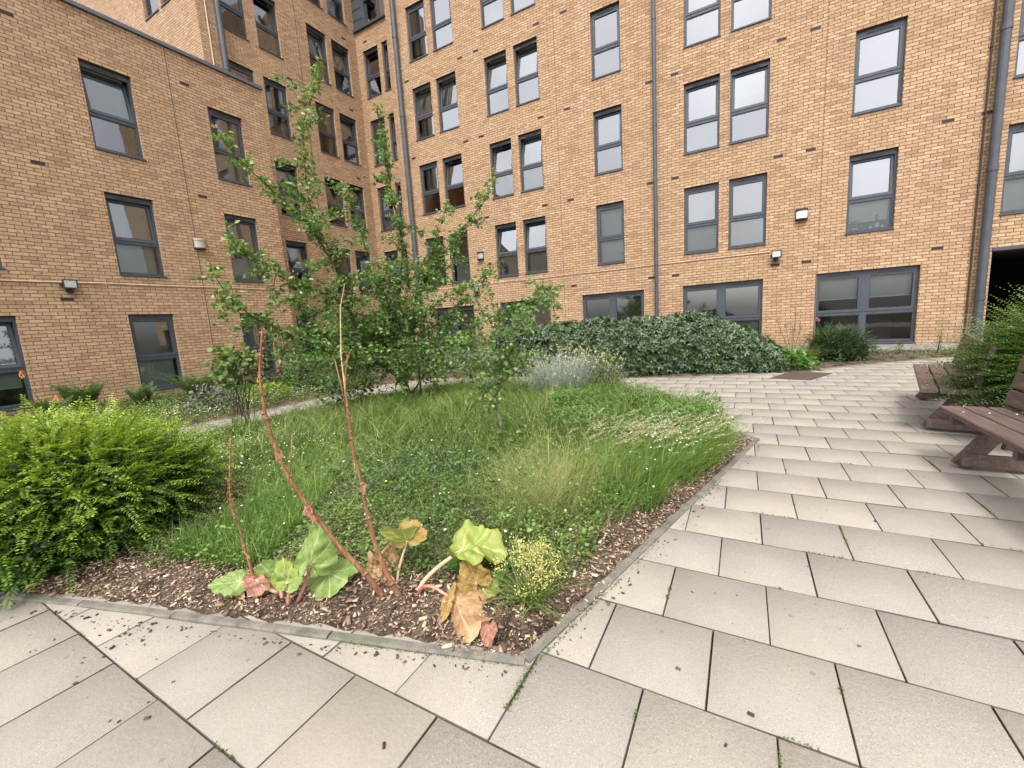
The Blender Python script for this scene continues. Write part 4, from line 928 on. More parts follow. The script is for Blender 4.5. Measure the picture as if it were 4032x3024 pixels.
# ------------------------------------------------------------------ clipped evergreen hedge of large leaves
def laurel_mat():
    t = NT('laurel_leaf'); geo = t.new('ShaderNodeNewGeometry'); a = t.new('ShaderNodeAttribute'); a.attribute_name = 'tone'
    f = t.math('ADD', t.math('MULTIPLY', geo.outputs['Random Per Island'], 0.5), t.math('MULTIPLY', a.outputs['Fac'], 0.5))
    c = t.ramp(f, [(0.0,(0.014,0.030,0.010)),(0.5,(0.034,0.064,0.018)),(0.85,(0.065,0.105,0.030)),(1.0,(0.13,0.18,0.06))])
    t.base(c, 0.36, 0.5); return t.mat
laur = laurel_mat()
def hedge():
    root = empty('hedge', (-1.8,10.0,0), 0, 'long dark evergreen hedge of large glossy leaves along the back of the path', 'hedge')
    # spine with front line and height profile
    S_ = Soup(); N_ = 5200; s = rng.uniform(0,1,N_)
    fx = -5.6+6.3*s; fy = np.interp(fx, [-5.6,-2.0,-1.1,0.46,1.2], [9.15,9.15,9.40,9.98,10.4]); depth = 1.25
    ht = np.interp(fx, [-5.6,-1.2,-0.7,-0.2,0.2,0.5,0.7], [1.22,1.22,1.18,0.98,0.78,0.55,0.32])*(0.93+0.14*hashnoise(fx*1.0,fx*0,2.2,5))
    kind = rng.random(N_); # front, top
    P = np.zeros((N_,3)); Nn = np.zeros((N_,3))
    fr = kind < 0.58; zz = rng.uniform(0.06,1,N_)**0.9
    bulge = 0.10*np.sin(zz*math.pi)+0.10*hashnoise(fx,zz,2.4,7)
    P[:,0] = np.where(fr, fx, fx+rng.uniform(-.1,.1,N_)); P[:,1] = np.where(fr, fy-bulge+0.12*zz**4, fy+0.1+rng.uniform(0,depth,N_)); P[:,2] = np.where(fr, zz*ht, ht*(0.94+0.06*hashnoise(fx,P[:,1],3,2)))
    Nn[:,1] = np.where(fr,-1,-0.15); Nn[:,2] = np.where(fr,0.25+0.6*zz**3,1.0); Nn[:,0] = np.where(fx > 0.1, 0.6, 0.0)
    Nn = unit(Nn+rng.normal(0,0.3,(N_,3))); P -= Nn*(rng.uniform(-0.05,0.16,N_)+0.10*(hashnoise(fx*3,zz*3,1.7,41)-0.5))[:,None]
    phs = rng.uniform(0,2*math.pi,N_)
    for k in range(8):
        a = phs+k*2.4+rng.normal(0,0.3,N_); s1 = unit(np.cross(Nn, np.array((0.3,0.2,1.0)))); s2 = np.cross(Nn, s1)
        rad = s1*np.cos(a)[:,None]+s2*np.sin(a)[:,None]; tilt = rng.uniform(0.1,0.7,N_)
        D = unit(rad+Nn*tilt[:,None]+np.array((0,0,-0.15))); L = rng.uniform(0.065,0.115,N_)
        S_.add(*inst(LEAF8, P+Nn*0.01*k*0.3, D, Nn+rad*-0.2, L, L*0.40, np.clip(0.25+0.35*hashnoise(fx,zz*3,3,3)+rng.normal(0.1,0.15,N_),0,1)))
    # inner leaves, low tone puts the hedge's inside shade into their colour
    m = 9000; fx = rng.uniform(-5.6,0.65,m); fy = np.interp(fx, [-5.6,-2.0,-1.1,0.46,1.2], [9.15,9.15,9.40,9.98,10.4]); ht = np.interp(fx, [-5.6,-1.2,-0.7,-0.2,0.2,0.5,0.7], [1.13,1.13,1.08,0.88,0.68,0.45,0.24])
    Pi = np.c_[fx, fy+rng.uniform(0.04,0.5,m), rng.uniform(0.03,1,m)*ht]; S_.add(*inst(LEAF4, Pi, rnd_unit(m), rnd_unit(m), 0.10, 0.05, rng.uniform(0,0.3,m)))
    o = S_.build('foliage', laur, None); o.parent = root; o.location = (1.8,-10.0,0)
    St = MB()
    for i in range(60):
        x = random.uniform(-5.4,0.5); y = float(np.interp(x, [-5.6,-2.0,-1.1,0.46,1.2], [9.15,9.15,9.40,9.98,10.4]))+random.uniform(0.15,0.6)
        St.tube([(x,y,0),(x+random.uniform(-.1,.1),y+random.uniform(-.1,.1),0.35),(x+random.uniform(-.2,.2),y+random.uniform(-.2,.1),0.7)], [0.014,0.01,0.005], 6)
    o = St.build('stems', bark_d, root); o.location = (1.8,-10.0,0)
hedge()

# ------------------------------------------------------------------ fruit trees
tree_leaf = leaf_mat('fruit_leaf', [(0.0,(0.05,0.10,0.025)),(0.35,(0.095,0.175,0.04)),(0.65,(0.17,0.265,0.06)),(0.9,(0.30,0.38,0.10)),(1.0,(0.42,0.46,0.16))], 0.36, 0.3, 0.5, use_tone=True)
tip_leaf = leaf_mat('young_orange_leaf', [(0.0,(0.50,0.12,0.06)),(1.0,(0.62,0.24,0.12))], 0.5, 0.3, 0.3, transl_col=(1.1,0.7,0.5))
def resample(pts, step):
    pts = [np.array(p, float) for p in pts]; out = [pts[0]]
    for a, b in zip(pts, pts[1:]):
        L = np.linalg.norm(b-a); k = max(1, int(L/step)); out += [a+(b-a)*(i+1)/k for i in range(k)]
    return np.array(out)
def smooth_line(P, it=2):
    P = P.copy()
    for _ in range(it): P[1:-1] = 0.25*P[:-2]+0.5*P[1:-1]+0.25*P[2:]
    return P
def fruit_tree(name, label, cat, limbs, base, r0, leafL, bark, spur, crown, tips=True, seed=1, dens=1.0, fruit=None, bare=0.0, wild=0.0):
    """limbs: list of (points, r_start, r_end, leaf_from) ; spur = leaf cloud radius"""
    root = empty(name, (*base,0), 0, label, cat); off = np.array((*base,0)); W_ = MB(); S_ = Soup(); TT = Soup(); r = np.random.default_rng(seed)
    starts = []
    def leaves_at(p, d, n, rad, tone, size):
        k = len(p)*n; q = np.repeat(p, n, axis=0)+r.normal(0, rad, (k,3))*np.array((1,1,0.8)); dd = unit(r.normal(0,1,(k,3))*np.array((1,1,0.55))+np.array((0,0,-0.12))+np.repeat(d,n,axis=0)*0.5)
        nn = unit(np.c_[r.normal(0,.9,(k,2)), np.full(k,0.55)]); L = size*r.uniform(0.45,1.3,k)
        S_.add(*inst(LEAF8, q, dd, nn, L, L*r.uniform(0.55,0.72,k), np.clip(np.repeat(tone,n)+r.normal(0,0.13,k),0,1)))
    for pts, ra, rb, lf, up_tip in limbs:
        P = smooth_line(resample([np.array(p)-off for p in pts], 0.06), 3); P[1:-1] += r.normal(0,0.004,(len(P)-2,3)); m = len(P)
        rr = ra+(rb-ra)*np.linspace(0,1,m)**0.8; W_.tube([tuple(x) for x in P], list(rr), 7 if ra > 0.012 else 5)
        s0 = int(m*lf)
        for i in range(s0, m-1):
            t = i/(m-1); d = unit(P[min(i+1,m-1)]-P[i-1]); upf = t > 0.55 and up_tip
            # spurs: short twigs ringed with leaves
            for _ in range(r.poisson(2.3*dens)):
                v = unit(r.normal(0,1,3)+np.array((0,0,0.25))); v = unit(v-d*np.dot(v,d)*0.6); ln = spur*r.uniform(0.25,1.35)*(0.85 if upf else 1.15)
                e = P[i]+v*ln; W_.tube([tuple(P[i]), tuple(P[i]+v*ln*0.5+np.array((0,0,0.01))), tuple(e)], [0.003,0.0022,0.001], 3, caps=False)
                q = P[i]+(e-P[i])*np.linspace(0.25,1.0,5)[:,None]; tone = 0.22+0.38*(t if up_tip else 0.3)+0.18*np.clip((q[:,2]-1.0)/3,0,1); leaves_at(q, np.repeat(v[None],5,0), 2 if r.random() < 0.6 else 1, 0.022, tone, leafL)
            q = P[i:i+1]+r.normal(0,0.01,(1,3)); leaves_at(q, d[None], 1, 0.02, np.array([0.3+0.4*t*up_tip]), leafL)
        # secondary branches in the body of the crown
        for i in range(max(2,int(m*0.15)), m-2, 2):
            if r.random() > crown*(1.0-0.8*(i/m)*up_tip): continue
            d = unit(P[i+1]-P[i-1]); v = unit(r.normal(0,1,3)*np.array((1,1,0.75))+np.array((0,0,-0.02))); v = unit(v-d*np.dot(v,d)*0.5); ln = r.uniform(0.2,0.75)*spur/0.13
            k = 8; ts = np.linspace(0,1,k)[:,None]; Q = P[i]+v*ln*ts+np.array((0,0,-0.10))*ts**2*ln+r.normal(0,0.012,(k,3)); Q[:,2] = np.maximum(Q[:,2],0.25)
            W_.tube([tuple(x) for x in Q], list(np.linspace(0.006,0.0015,k)), 4, caps=False)
            for j in range(1,k):
                leaves_at(Q[j:j+1], v[None], int(11*dens)+1, 0.05, np.array([0.22+0.35*r.random()]), leafL)
        # young tip
        if up_tip and tips:
            e = P[-1]; d = unit(P[-1]-P[-3]); k = 5
            q = e+d*np.linspace(-0.08,0.02,k)[:,None]; leaves_at(q, np.repeat(d[None],k,0), 1, 0.02, np.full(k,0.9), leafL*0.8)
            TT.add(*inst(LEAF8, q[-3:]+r.normal(0,0.02,(3,3))+d*0.03, rnd_unit(3,0.3), rnd_unit(3,0.6), leafL*0.75, leafL*0.45))
    S_.build('crown', tree_leaf, root)
    if TT.V: TT.build('young_leaves', tip_leaf, root)
    W_.build('trunk', bark, root, smooth=True)
    if fruit:
        for (fx_, fy_, fz_) in fruit:
            b = MB(); rr_ = random.uniform(0.017,0.024); prof = [(0.002,rr_*0.75),(rr_*0.5,rr_*0.93),(rr_*0.92,rr_*0.45),(rr_,0),(rr_*0.85,-rr_*0.5),(rr_*0.45,-rr_*0.85),(0.003,-rr_*0.75)]
            b.lathe(prof, 12); b.tube([(0,0,rr_*0.7),(0.003,0,rr_*1.6)], 0.0012, 4); o = b.build('apple', applem, root, smooth=True); o.location = (fx_-base[0], fy_-base[1], fz_)
    return root
applem = plain('green_apple', (0.22,0.30,0.07), 0.4, 0.5, 0, 25, 0.3)
T1 = [(-4.76,5.17,-0.06),(-4.84,5.10,0.35),(-4.91,5.03,0.67),(-4.98,5.03,0.96),(-5.02,5.06,1.23),(-4.97,5.11,1.64),(-4.91,5.17,1.91),(-4.81,5.26,2.45),(-4.81,5.27,3.04),(-4.87,5.21,3.36),(-4.89,5.19,3.87),(-4.90,5.18,4.30),(-4.95,5.13,4.72)]
A_ = [(-4.87,5.07,0.53),(-5.05,4.81,0.79),(-5.17,4.62,1.0),(-5.14,4.50,1.31),(-5.13,4.35,1.66),(-5.09,4.33,1.91),(-5.10,4.24,2.21),(-5.13,4.04,2.54),(-5.16,3.84,2.85),(-5.24,3.55,3.13),(-5.30,3.27,3.38),(-5.34,3.11,3.54),(-5.36,2.97,3.75)]
B_ = [(-5.10,4.24,2.21),(-5.26,4.20,2.64),(-5.37,4.13,2.94),(-5.44,4.13,3.41),(-5.43,4.14,3.81),(-5.41,4.17,4.26),(-5.31,4.30,4.61),(-5.21,4.41,5.11)]
C_ = [(-5.14,4.65,0.96),(-5.10,4.08,1.08),(-5.08,3.61,1.24),(-5.03,3.14,1.46),(-4.98,2.82,1.61),(-4.99,2.61,1.85),(-4.96,2.45,2.15)]
D_ = [(-5.13,4.35,1.66),(-5.03,4.0,1.89),(-5.08,3.60,1.94),(-5.12,3.37,2.09),(-5.17,3.10,2.29),(-5.18,2.88,2.41),(-5.21,2.83,2.69)]
E_ = [(-4.99,5.09,1.30),(-4.83,5.38,1.63),(-4.64,5.67,2.19),(-4.35,5.96,2.74),(-4.09,6.20,3.11),(-3.86,6.35,3.41),(-3.69,6.45,3.88)]
F_ = [(-4.88,5.06,1.09),(-4.47,5.16,1.48),(-4.13,5.31,1.78),(-3.80,5.44,1.89),(-3.46,5.54,2.02),(-3.28,5.64,2.14)]
G_ = [(-4.79,5.15,0.30),(-4.36,5.13,0.73),(-3.89,5.24,1.11),(-3.39,5.35,1.41),(-2.89,5.52,1.56),(-2.30,5.68,1.79)]
H_ = [(-4.96,4.98,1.30),(-5.27,5.10,1.94),(-5.42,5.09,2.50),(-5.47,5.03,3.04),(-5.54,4.95,3.50),(-5.61,4.87,3.72)]
I_ = [(-4.70,5.49,1.90),(-4.65,5.80,2.62),(-4.50,5.97,3.11),(-4.42,6.03,3.45)]
J_ = [(-4.96,5.26,1.22),(-4.89,5.86,1.33),(-4.69,6.39,1.62),(-4.47,6.67,1.92)]
K_ = [(-4.98,5.03,0.96),(-5.55,5.09,1.32),(-6.09,4.93,1.43),(-6.43,4.81,1.74)]
M_ = [(-5.14,4.50,1.31),(-5.23,4.07,1.30),(-5.31,3.80,1.44),(-5.29,3.65,1.79),(-5.32,3.61,2.07)]
N2_ = [(-4.84,5.10,0.45),(-4.6,4.8,0.75),(-4.35,4.6,1.0),(-4.1,4.5,1.25)]
O_ = [(-4.98,5.03,0.85),(-5.0,4.6,0.95),(-4.95,4.2,0.9),(-4.9,3.9,0.8)]
Q1 = [(-4.98,5.03,1.0),(-4.7,4.9,1.35),(-4.45,4.85,1.7),(-4.2,4.9,2.0)]; Q2 = [(-5.0,5.05,1.15),(-5.3,4.75,1.3),(-5.6,4.6,1.5),(-5.75,4.5,1.8)]
Q3 = [(-4.9,5.03,0.7),(-4.55,5.3,0.95),(-4.2,5.5,1.05),(-3.8,5.7,1.15)]; Q4 = [(-4.97,5.11,1.5),(-4.8,4.8,1.8),(-4.7,4.6,2.1),(-4.6,4.5,2.4)]
fruit_tree('fruit_tree', 'tall young fruit tree with upright leafy shoots in the middle of the bed', 'tree',
  [(T1,0.050,0.004,0.10,1),(A_,0.034,0.003,0.12,1),(B_,0.014,0.002,0.10,1),(C_,0.022,0.003,0.15,1),(D_,0.013,0.002,0.15,1),(E_,0.022,0.003,0.2,1),(F_,0.016,0.002,0.1,1),(G_,0.018,0.002,0.15,0),(H_,0.015,0.002,0.15,1),(I_,0.011,0.002,0.2,1),(J_,0.014,0.003,0.2,0),(K_,0.013,0.003,0.15,0),(M_,0.012,0.003,0.1,0),(N2_,0.012,0.003,0.1,0),(O_,0.012,0.003,0.1,0),(Q1,0.016,0.003,0.1,0),(Q2,0.014,0.003,0.1,0),(Q3,0.014,0.003,0.1,0),(Q4,0.012,0.003,0.1,0)],
  (-4.76,5.17), 0.05, 0.058, bark_d, 0.13, 1.0, seed=4, dens=0.95)
AT = [(-2.11,3.57,0.0),(-2.14,3.55,0.18),(-2.15,3.54,0.33),(-2.17,3.53,0.48),(-2.20,3.52,0.62)]
Aa = [(-2.20,3.52,0.62),(-2.28,3.53,0.71),(-2.42,3.49,0.83),(-2.51,3.48,0.94),(-2.65,3.44,1.04),(-2.72,3.39,1.13)]
Ab = [(-2.19,3.52,0.61),(-2.15,3.54,0.70),(-2.10,3.58,0.80),(-2.06,3.60,0.97),(-2.03,3.61,1.15),(-1.99,3.64,1.32),(-1.97,3.65,1.42)]
Ac = [(-2.16,3.54,0.67),(-2.01,3.51,0.81),(-1.92,3.51,0.89),(-1.80,3.51,0.95),(-1.74,3.54,0.86)]
Ad = [(-2.17,3.53,0.48),(-2.21,3.39,0.57),(-2.26,3.30,0.65),(-2.30,3.20,0.69)]
Ae = [(-2.12,3.57,0.76),(-2.14,3.44,0.90),(-2.16,3.42,1.05),(-2.13,3.44,1.17)]
Af = [(-2.42,3.49,0.83),(-2.43,3.48,1.04),(-2.30,3.45,1.20),(-2.26,3.48,1.37)]
Ag = [(-2.03,3.61,1.15),(-1.99,3.75,1.27),(-1.93,3.90,1.42),(-1.85,4.04,1.54),(-1.70,4.22,1.73)]
fr_ = [(-2.20,3.47,0.60),(-2.14,3.50,0.56),(-2.17,3.46,0.53),(-2.11,3.50,0.60),(-2.16,3.5,0.72),(-2.02,3.56,1.10),(-1.99,3.58,1.13),(-2.06,3.52,1.02),(-2.25,3.46,0.63),(-2.08,3.55,0.86)]
fruit_tree('apple_tree', 'small sapling apple tree with grey stem and green apples right of the tall tree', 'tree',
  [(AT,0.016,0.012,0.8,0),(Aa,0.010,0.004,0.2,0),(Ab,0.010,0.003,0.15,0),(Ac,0.006,0.002,0.25,0),(Ad,0.006,0.002,0.3,0),(Ae,0.005,0.002,0.3,0),(Af,0.005,0.002,0.2,0),(Ag,0.005,0.0015,0.15,1)],
  (-2.11,3.57), 0.016, 0.054, bark_g, 0.085, 0.9, seed=9, dens=0.42, fruit=fr_, tips=False)
# thin support stake beside the tall tree
b = MB(); b.tube([(-4.66,5.22,-0.05),(-4.66,5.21,0.75)], 0.016, 8); tag(b.build('tree_stake', bark_d), 'thin dark upright stake beside the tall tree trunk', 'stake')

# ------------------------------------------------------------------ generic leafy shrub
def leafy_shrub(name, c, R, nl, L, mat, label, cat='shrub', T=LEAF8, stems=14, group=None, base_spread=0.08, wr=0.8, tone=None, up=0.8, bark=bark_d, lumps=3.0, hollow=0.55, zmin=0.04, stem_r=0.007):
    root = empty(name, (c[0],c[1],0), 0, label, cat, group); R = np.array(R, float); S_ = Soup(); St = MB(); ends = []
    for i in range(stems):
        v = rnd_unit(1, 0.6)[0]; e = v*R*rng.uniform(0.6,0.95); e[2] += c[2]; a = np.array((rng.normal(0,base_spread),rng.normal(0,base_spread),0.0)); mid = a*0.6+e*0.4; mid[2] = (a[2]+e[2])*0.5
        e[2] = max(e[2], 0.1); St.tube([tuple(a),tuple(mid),tuple(e)], [stem_r,stem_r*0.7,stem_r*0.3], 5)
    u = rnd_unit(nl, 0.25); lump = 0.72+0.45*hashnoise(u[:,0]*lumps+c[0]*3, u[:,1]*lumps+u[:,2]*lumps, 1.0, 6); f = rng.uniform(hollow,1,nl)**0.7
    p = u*R*(f*lump)[:,None]; p[:,2] += c[2]; ok = p[:,2] > zmin; p = p[ok]; u = u[ok]; f = f[ok]; n = len(p)
    D = unit(u*0.7+rng.normal(0,0.7,(n,3))+np.array((0,0,-0.1))); N = unit(u*0.5+rng.normal(0,0.35,(n,3))+np.array((0,0,up))); Lr = L*rng.uniform(0.6,1.25,n)
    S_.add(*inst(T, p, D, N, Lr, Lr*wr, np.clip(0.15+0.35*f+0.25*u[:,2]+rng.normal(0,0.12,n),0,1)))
    S_.build('foliage', mat, root); St.build('stems', bark, root); return root
cur = leaf_mat('currant_leaf', [(0.0,(0.05,0.10,0.03)),(0.45,(0.10,0.17,0.045)),(0.8,(0.20,0.27,0.08)),(1.0,(0.42,0.42,0.12))], 0.5, 0.3, 0.35, use_tone=True)
leafy_shrub('currant_bush', (-6.66,3.42,0.93), (0.30,0.38,0.36), 420, 0.080, cur, 'upright currant bush with pale lobed leaves beside the far left path', T=LOBED, stems=16, wr=0.95, hollow=0.25)
limes = leaf_mat('lime_leaf', [(0.0,(0.09,0.16,0.02)),(0.6,(0.22,0.32,0.04)),(1.0,(0.42,0.48,0.08))], 0.5, 0.3, 0.3, use_tone=True)
mid_l = leaf_mat('mid_leaf', [(0.0,(0.03,0.07,0.02)),(0.5,(0.07,0.14,0.03)),(1.0,(0.16,0.25,0.07))], 0.45, 0.3, 0.4, use_tone=True)
drk_l = leaf_mat('dark_leaf', [(0.0,(0.016,0.035,0.016)),(0.5,(0.035,0.065,0.028)),(1.0,(0.08,0.12,0.05))], 0.45, 0.2, 0.4, use_tone=True)
sil_l = leaf_mat('silver_leaf', [(0.0,(0.13,0.16,0.14)),(0.5,(0.38,0.43,0.39)),(1.0,(0.66,0.70,0.64))], 0.7, 0.15, 0.2, 3)
sage_l = leaf_mat('purple_sage_leaf', [(0.0,(0.06,0.065,0.055)),(0.5,(0.12,0.13,0.11)),(1.0,(0.22,0.24,0.21))], 0.7, 0.15, 0.2, use_tone=True)
mint_l = leaf_mat('mint_leaf', [(0.0,(0.045,0.10,0.025)),(0.5,(0.10,0.19,0.045)),(1.0,(0.20,0.31,0.09))], 0.5, 0.3, 0.35, use_tone=True)
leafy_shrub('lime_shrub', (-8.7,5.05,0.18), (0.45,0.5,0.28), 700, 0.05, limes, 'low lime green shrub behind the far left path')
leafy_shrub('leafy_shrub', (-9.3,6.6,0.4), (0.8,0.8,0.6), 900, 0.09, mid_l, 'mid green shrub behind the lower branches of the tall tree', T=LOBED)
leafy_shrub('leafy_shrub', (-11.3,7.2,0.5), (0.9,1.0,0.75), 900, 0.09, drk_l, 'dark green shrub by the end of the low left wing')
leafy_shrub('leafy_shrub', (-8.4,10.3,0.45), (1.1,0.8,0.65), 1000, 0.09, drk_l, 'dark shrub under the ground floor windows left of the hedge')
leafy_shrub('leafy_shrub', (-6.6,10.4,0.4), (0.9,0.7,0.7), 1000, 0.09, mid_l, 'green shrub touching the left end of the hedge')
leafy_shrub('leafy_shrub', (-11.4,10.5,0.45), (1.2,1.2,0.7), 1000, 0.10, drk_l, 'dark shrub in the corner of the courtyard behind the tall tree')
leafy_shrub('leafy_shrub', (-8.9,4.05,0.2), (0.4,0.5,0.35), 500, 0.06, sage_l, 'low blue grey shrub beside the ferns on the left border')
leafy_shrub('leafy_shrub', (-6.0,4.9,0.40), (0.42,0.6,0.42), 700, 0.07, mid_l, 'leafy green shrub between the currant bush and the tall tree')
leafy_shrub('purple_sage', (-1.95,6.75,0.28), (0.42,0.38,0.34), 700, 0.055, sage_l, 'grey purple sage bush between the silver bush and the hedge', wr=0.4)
leafy_shrub('mint_clump', (-0.42,5.55,0.16), (0.26,0.24,0.20), 420, 0.05, mint_l, 'small bushy green clump at the far corner of the kerb', wr=0.45, stems=20)
# spreading herb patch
S_ = Soup(); P = scatter([(-1.85,3.95),(-0.60,3.95),(-0.22,4.7),(-0.42,5.35),(-1.1,6.2),(-1.9,6.2),(-2.3,5.2)], 6500); n = len(P)
hh = 0.16+0.20*hashnoise(P[:,0],P[:,1],2.2,12)*np.clip((P[:,1]-3.6)/0.9,0.1,1); zz = hh*rng.uniform(0.45,1.0,n)**0.5
a = rng.uniform(0,2*math.pi,n); S_.add(*inst(LEAF8, z3(P)+np.c_[np.zeros((n,2)),zz], np.c_[np.cos(a),np.sin(a),rng.normal(0.15,.35,n)], np.c_[rng.normal(0,.4,(n,2)),np.ones(n)], rng.uniform(0.035,0.062,n), rng.uniform(0.018,0.028,n), np.clip(0.2+0.6*zz/0.36+rng.normal(0,.12,n),0,1)))
tag(S_.build('herb_patch', mint_l), kind='stuff')

# silver bush: upright woolly stems with small buttons
def wiry_bush(name, c, R, n, h, mat, label, heads=None, hsize=0.006, w=0.004):
    root = empty(name, (*c,0), 0, label, 'shrub'); q = rng.normal(0,0.45,(n,2)); q = q[np.linalg.norm(q,axis=1) < 1]; n = len(q)
    Bp = np.c_[q*R*0.55, np.zeros(n)]; ang = np.arctan2(q[:,1],q[:,0]); rr = np.linalg.norm(q,axis=1); L = h*rng.uniform(0.35,1.0,n)*(1-0.25*rr)
    S_ = Soup(); S_.add(*blades(Bp, L, np.full(n,w), ang, 0.25+0.45*rr, rng.uniform(0,0.15,n)))
    d = np.c_[np.cos(ang),np.sin(ang),np.zeros(n)]
    for k in range(16):
        t = rng.uniform(0.3,0.98,n); p = Bp+np.c_[np.zeros((n,2)),t*L]+d*((0.25+0.45*rr)*t*L)[:,None]; S_.add(*inst(LEAF4, p, rnd_unit(n,0.8), rnd_unit(n), rng.uniform(0.015,0.035,n), 0.004))
    S_.build('foliage', mat, root)
    if heads:
        H2 = Soup(); sel = rng.random(n) < 0.35
        for k in range(6):
            p = (Bp+np.c_[np.zeros((n,2)),L*1.0]+d*((0.25+0.45*rr)*L)[:,None])[sel]; m = len(p); H2.add(*inst(LEAF4, p+rng.normal(0,0.008,(m,3)), rnd_unit(m), rnd_unit(m,1), hsize*2.2, hsize*1.8))
        H2.build('flower_heads', heads, root)
    return root
cream = leaf_mat('cream_flower', [(0.0,(0.42,0.42,0.20)),(1.0,(0.65,0.62,0.35))], 0.7, 0.2, 0.2)
wiry_bush('silver_bush', (-2.72,6.5), 0.70, 1000, 0.98, sil_l, 'silvery grey wiry bush in front of the dark hedge', cream, 0.010, 0.010)
wiry_bush('green_wiry_bush', (-2.25,7.0), 0.40, 700, 0.80, limes, 'yellow green wiry bush with cream flower heads just right of the silver bush', cream, 0.008, 0.004)

# ferns by the left wall
fern_m = leaf_mat('fern_leaf', [(0.0,(0.07,0.13,0.04)),(0.5,(0.14,0.22,0.07)),(1.0,(0.24,0.32,0.12))], 0.5, 0.35, 0.3)
def fern(c, h, label, nf=18, lean=0.5):
    root = empty('fern', (*c,0), 0, label, 'fern', 'ferns along the left brick wall'); S_ = Soup(); St = MB()
    for i in range(nf):
        az = 2*math.pi*i/nf+rng.uniform(-.3,.3); L = h*rng.uniform(0.8,1.2); ln = rng.uniform(0.25,0.95)*lean*1.6; k = 24; t = np.linspace(0,1,k)
        d = np.array((math.cos(az),math.sin(az),0)); sd = np.array((-math.sin(az),math.cos(az),0)); Pc = d*(ln*t*L*0.8+0.35*t**2*L)[:,None]+np.array((0,0,1))*(L*(t-0.22*t**2.4))[:,None]
        St.tube([tuple(x) for x in Pc[::4]], [0.004,0.0035,0.003,0.0025,0.002,0.001][:len(Pc[::4])], 4, caps=False)
        q = Pc[3:]; tt = t[3:]; tan = unit(np.gradient(Pc, axis=0))[3:]; w = 0.24*L*np.sin(np.clip(tt*0.95+0.12,0,1)*math.pi)**0.7*(1-tt*0.55)
        for s in (-1,1):
            D = unit(sd*s+tan*0.35+np.array((0,0,-0.15))); up = np.cross(tan, sd*s)*s
            for o_ in (0.0,0.35,0.65):
                S_.add(*inst(LEAF4, q+D*(w*o_)[:,None], unit(D+rng.normal(0,.08,D.shape)), up+rng.normal(0,.1,up.shape), w*(1-o_)*0.95+0.004, 0.017*(1-0.3*o_)*np.ones(len(q))))
    S_.build('fronds', fern_m, root); St.build('stalks', fern_m, root)
fern((-12.0,3.15), 0.85, 'tall dull green fern left of the middle ground floor window', 30, 0.35)
fern((-11.7,2.6), 0.62, 'low fern behind the yellow green shrub at the left', 22, 0.4)
fern((-11.6,3.95), 0.62, 'small pale fern under the left edge of the middle ground floor window', 22, 0.4)
fern((-11.2,4.9), 0.85, 'wide arching fern in front of the middle ground floor window', 26, 0.6)
# torch lilies
def torch_lily(c, stems, label, fl=True):
    root = empty('torch_lily', (*c,0), 0, label, 'flower'); n = 60; S_ = Soup(); S_.add(*blades(np.c_[rng.normal(0,.05,(n,2)),np.zeros(n)], rng.uniform(0.3,0.5,n), np.full(n,0.012), rng.uniform(0,6.3,n), rng.uniform(.1,.5,n), rng.uniform(.2,.7,n))); S_.build('leaves', ml['grass'], root)
    for dx, dy, h, fl_ in stems:
        b = MB(); b.tube([(0,0,0),(dx*0.4,dy*0.4,h*0.5),(dx,dy,h)], [0.006,0.005,0.005], 6); st_ = b.build('stem', mid_l, root)
        F1, F2 = Soup(), Soup(); m = 70; f = rng.random(m); a = rng.uniform(0,6.3,m); rr = 0.022*np.sin(np.clip(f*0.8+0.15,0,1)*math.pi)+0.004
        p = np.c_[dx+rr*np.cos(a), dy+rr*np.sin(a), h-0.02+0.12*f]; D = unit(np.c_[np.cos(a),np.sin(a),np.full(m,-1.2)]); top = f > 0.45
        if fl_: F1.add(*inst(LEAF4, p[top], D[top], unit(p[top]-np.array((dx,dy,h))), 0.03, 0.008)); F2.add(*inst(LEAF4, p[~top], D[~top], unit(p[~top]-np.array((dx,dy,h))), 0.03, 0.008)); F1.build('flower_head', leaf_mat('torch_red',[(0,(0.75,0.10,0.03)),(1,(0.85,0.22,0.05))],0.5,0.2), root); F2.build('flower_head', leaf_mat('torch_yellow',[(0,(0.75,0.42,0.08)),(1,(0.80,0.60,0.20))],0.5,0.2), root)
        else: F1.add(*inst(LEAF4, p, D, unit(p-np.array((dx,dy,h))), 0.024, 0.008)); F1.build('seed_spike', brown_l, root)
brown_l = leaf_mat('brown_seed', [(0.0,(0.10,0.06,0.035)),(1.0,(0.26,0.17,0.10))], 0.8, 0.1, 0.2)
torch_lily((-10.1,2.25), [(-0.18,-0.20,0.98,True),(-0.1,0.10,0.52,True)], 'torch lily with red and yellow flower head in front of the leftmost low window')
torch_lily((0.95,11.15), [(-0.12,0,0.86,False),(0.0,0.02,0.78,False),(0.05,-0.02,1.12,False),(0.15,0.0,0.84,False),(-0.28,0,0.98,False),(0.3,0.03,0.6,False)], 'clump of grassy leaves with brown seed spikes between the hedge and the rounded shrub')
n = 1500; S_ = Soup(); S_.add(*blades(np.c_[rng.normal(0,.13,(n,2)),np.zeros(n)], rng.uniform(0.35,0.6,n), np.full(n,0.006), rng.uniform(0,6.3,n), rng.uniform(.1,.5,n), rng.uniform(.3,.9,n)))
o = S_.build('grass_tuft', ml['grass']); o.location = (1.0,11.05,0); tag(o, 'fountain shaped tuft of fine grass right of the hedge end', 'grass')
heart = leaf_mat('heart_leaf', [(0.0,(0.04,0.11,0.02)),(0.6,(0.09,0.20,0.035)),(1.0,(0.17,0.31,0.06))], 0.4, 0.3, 0.4, use_tone=True)
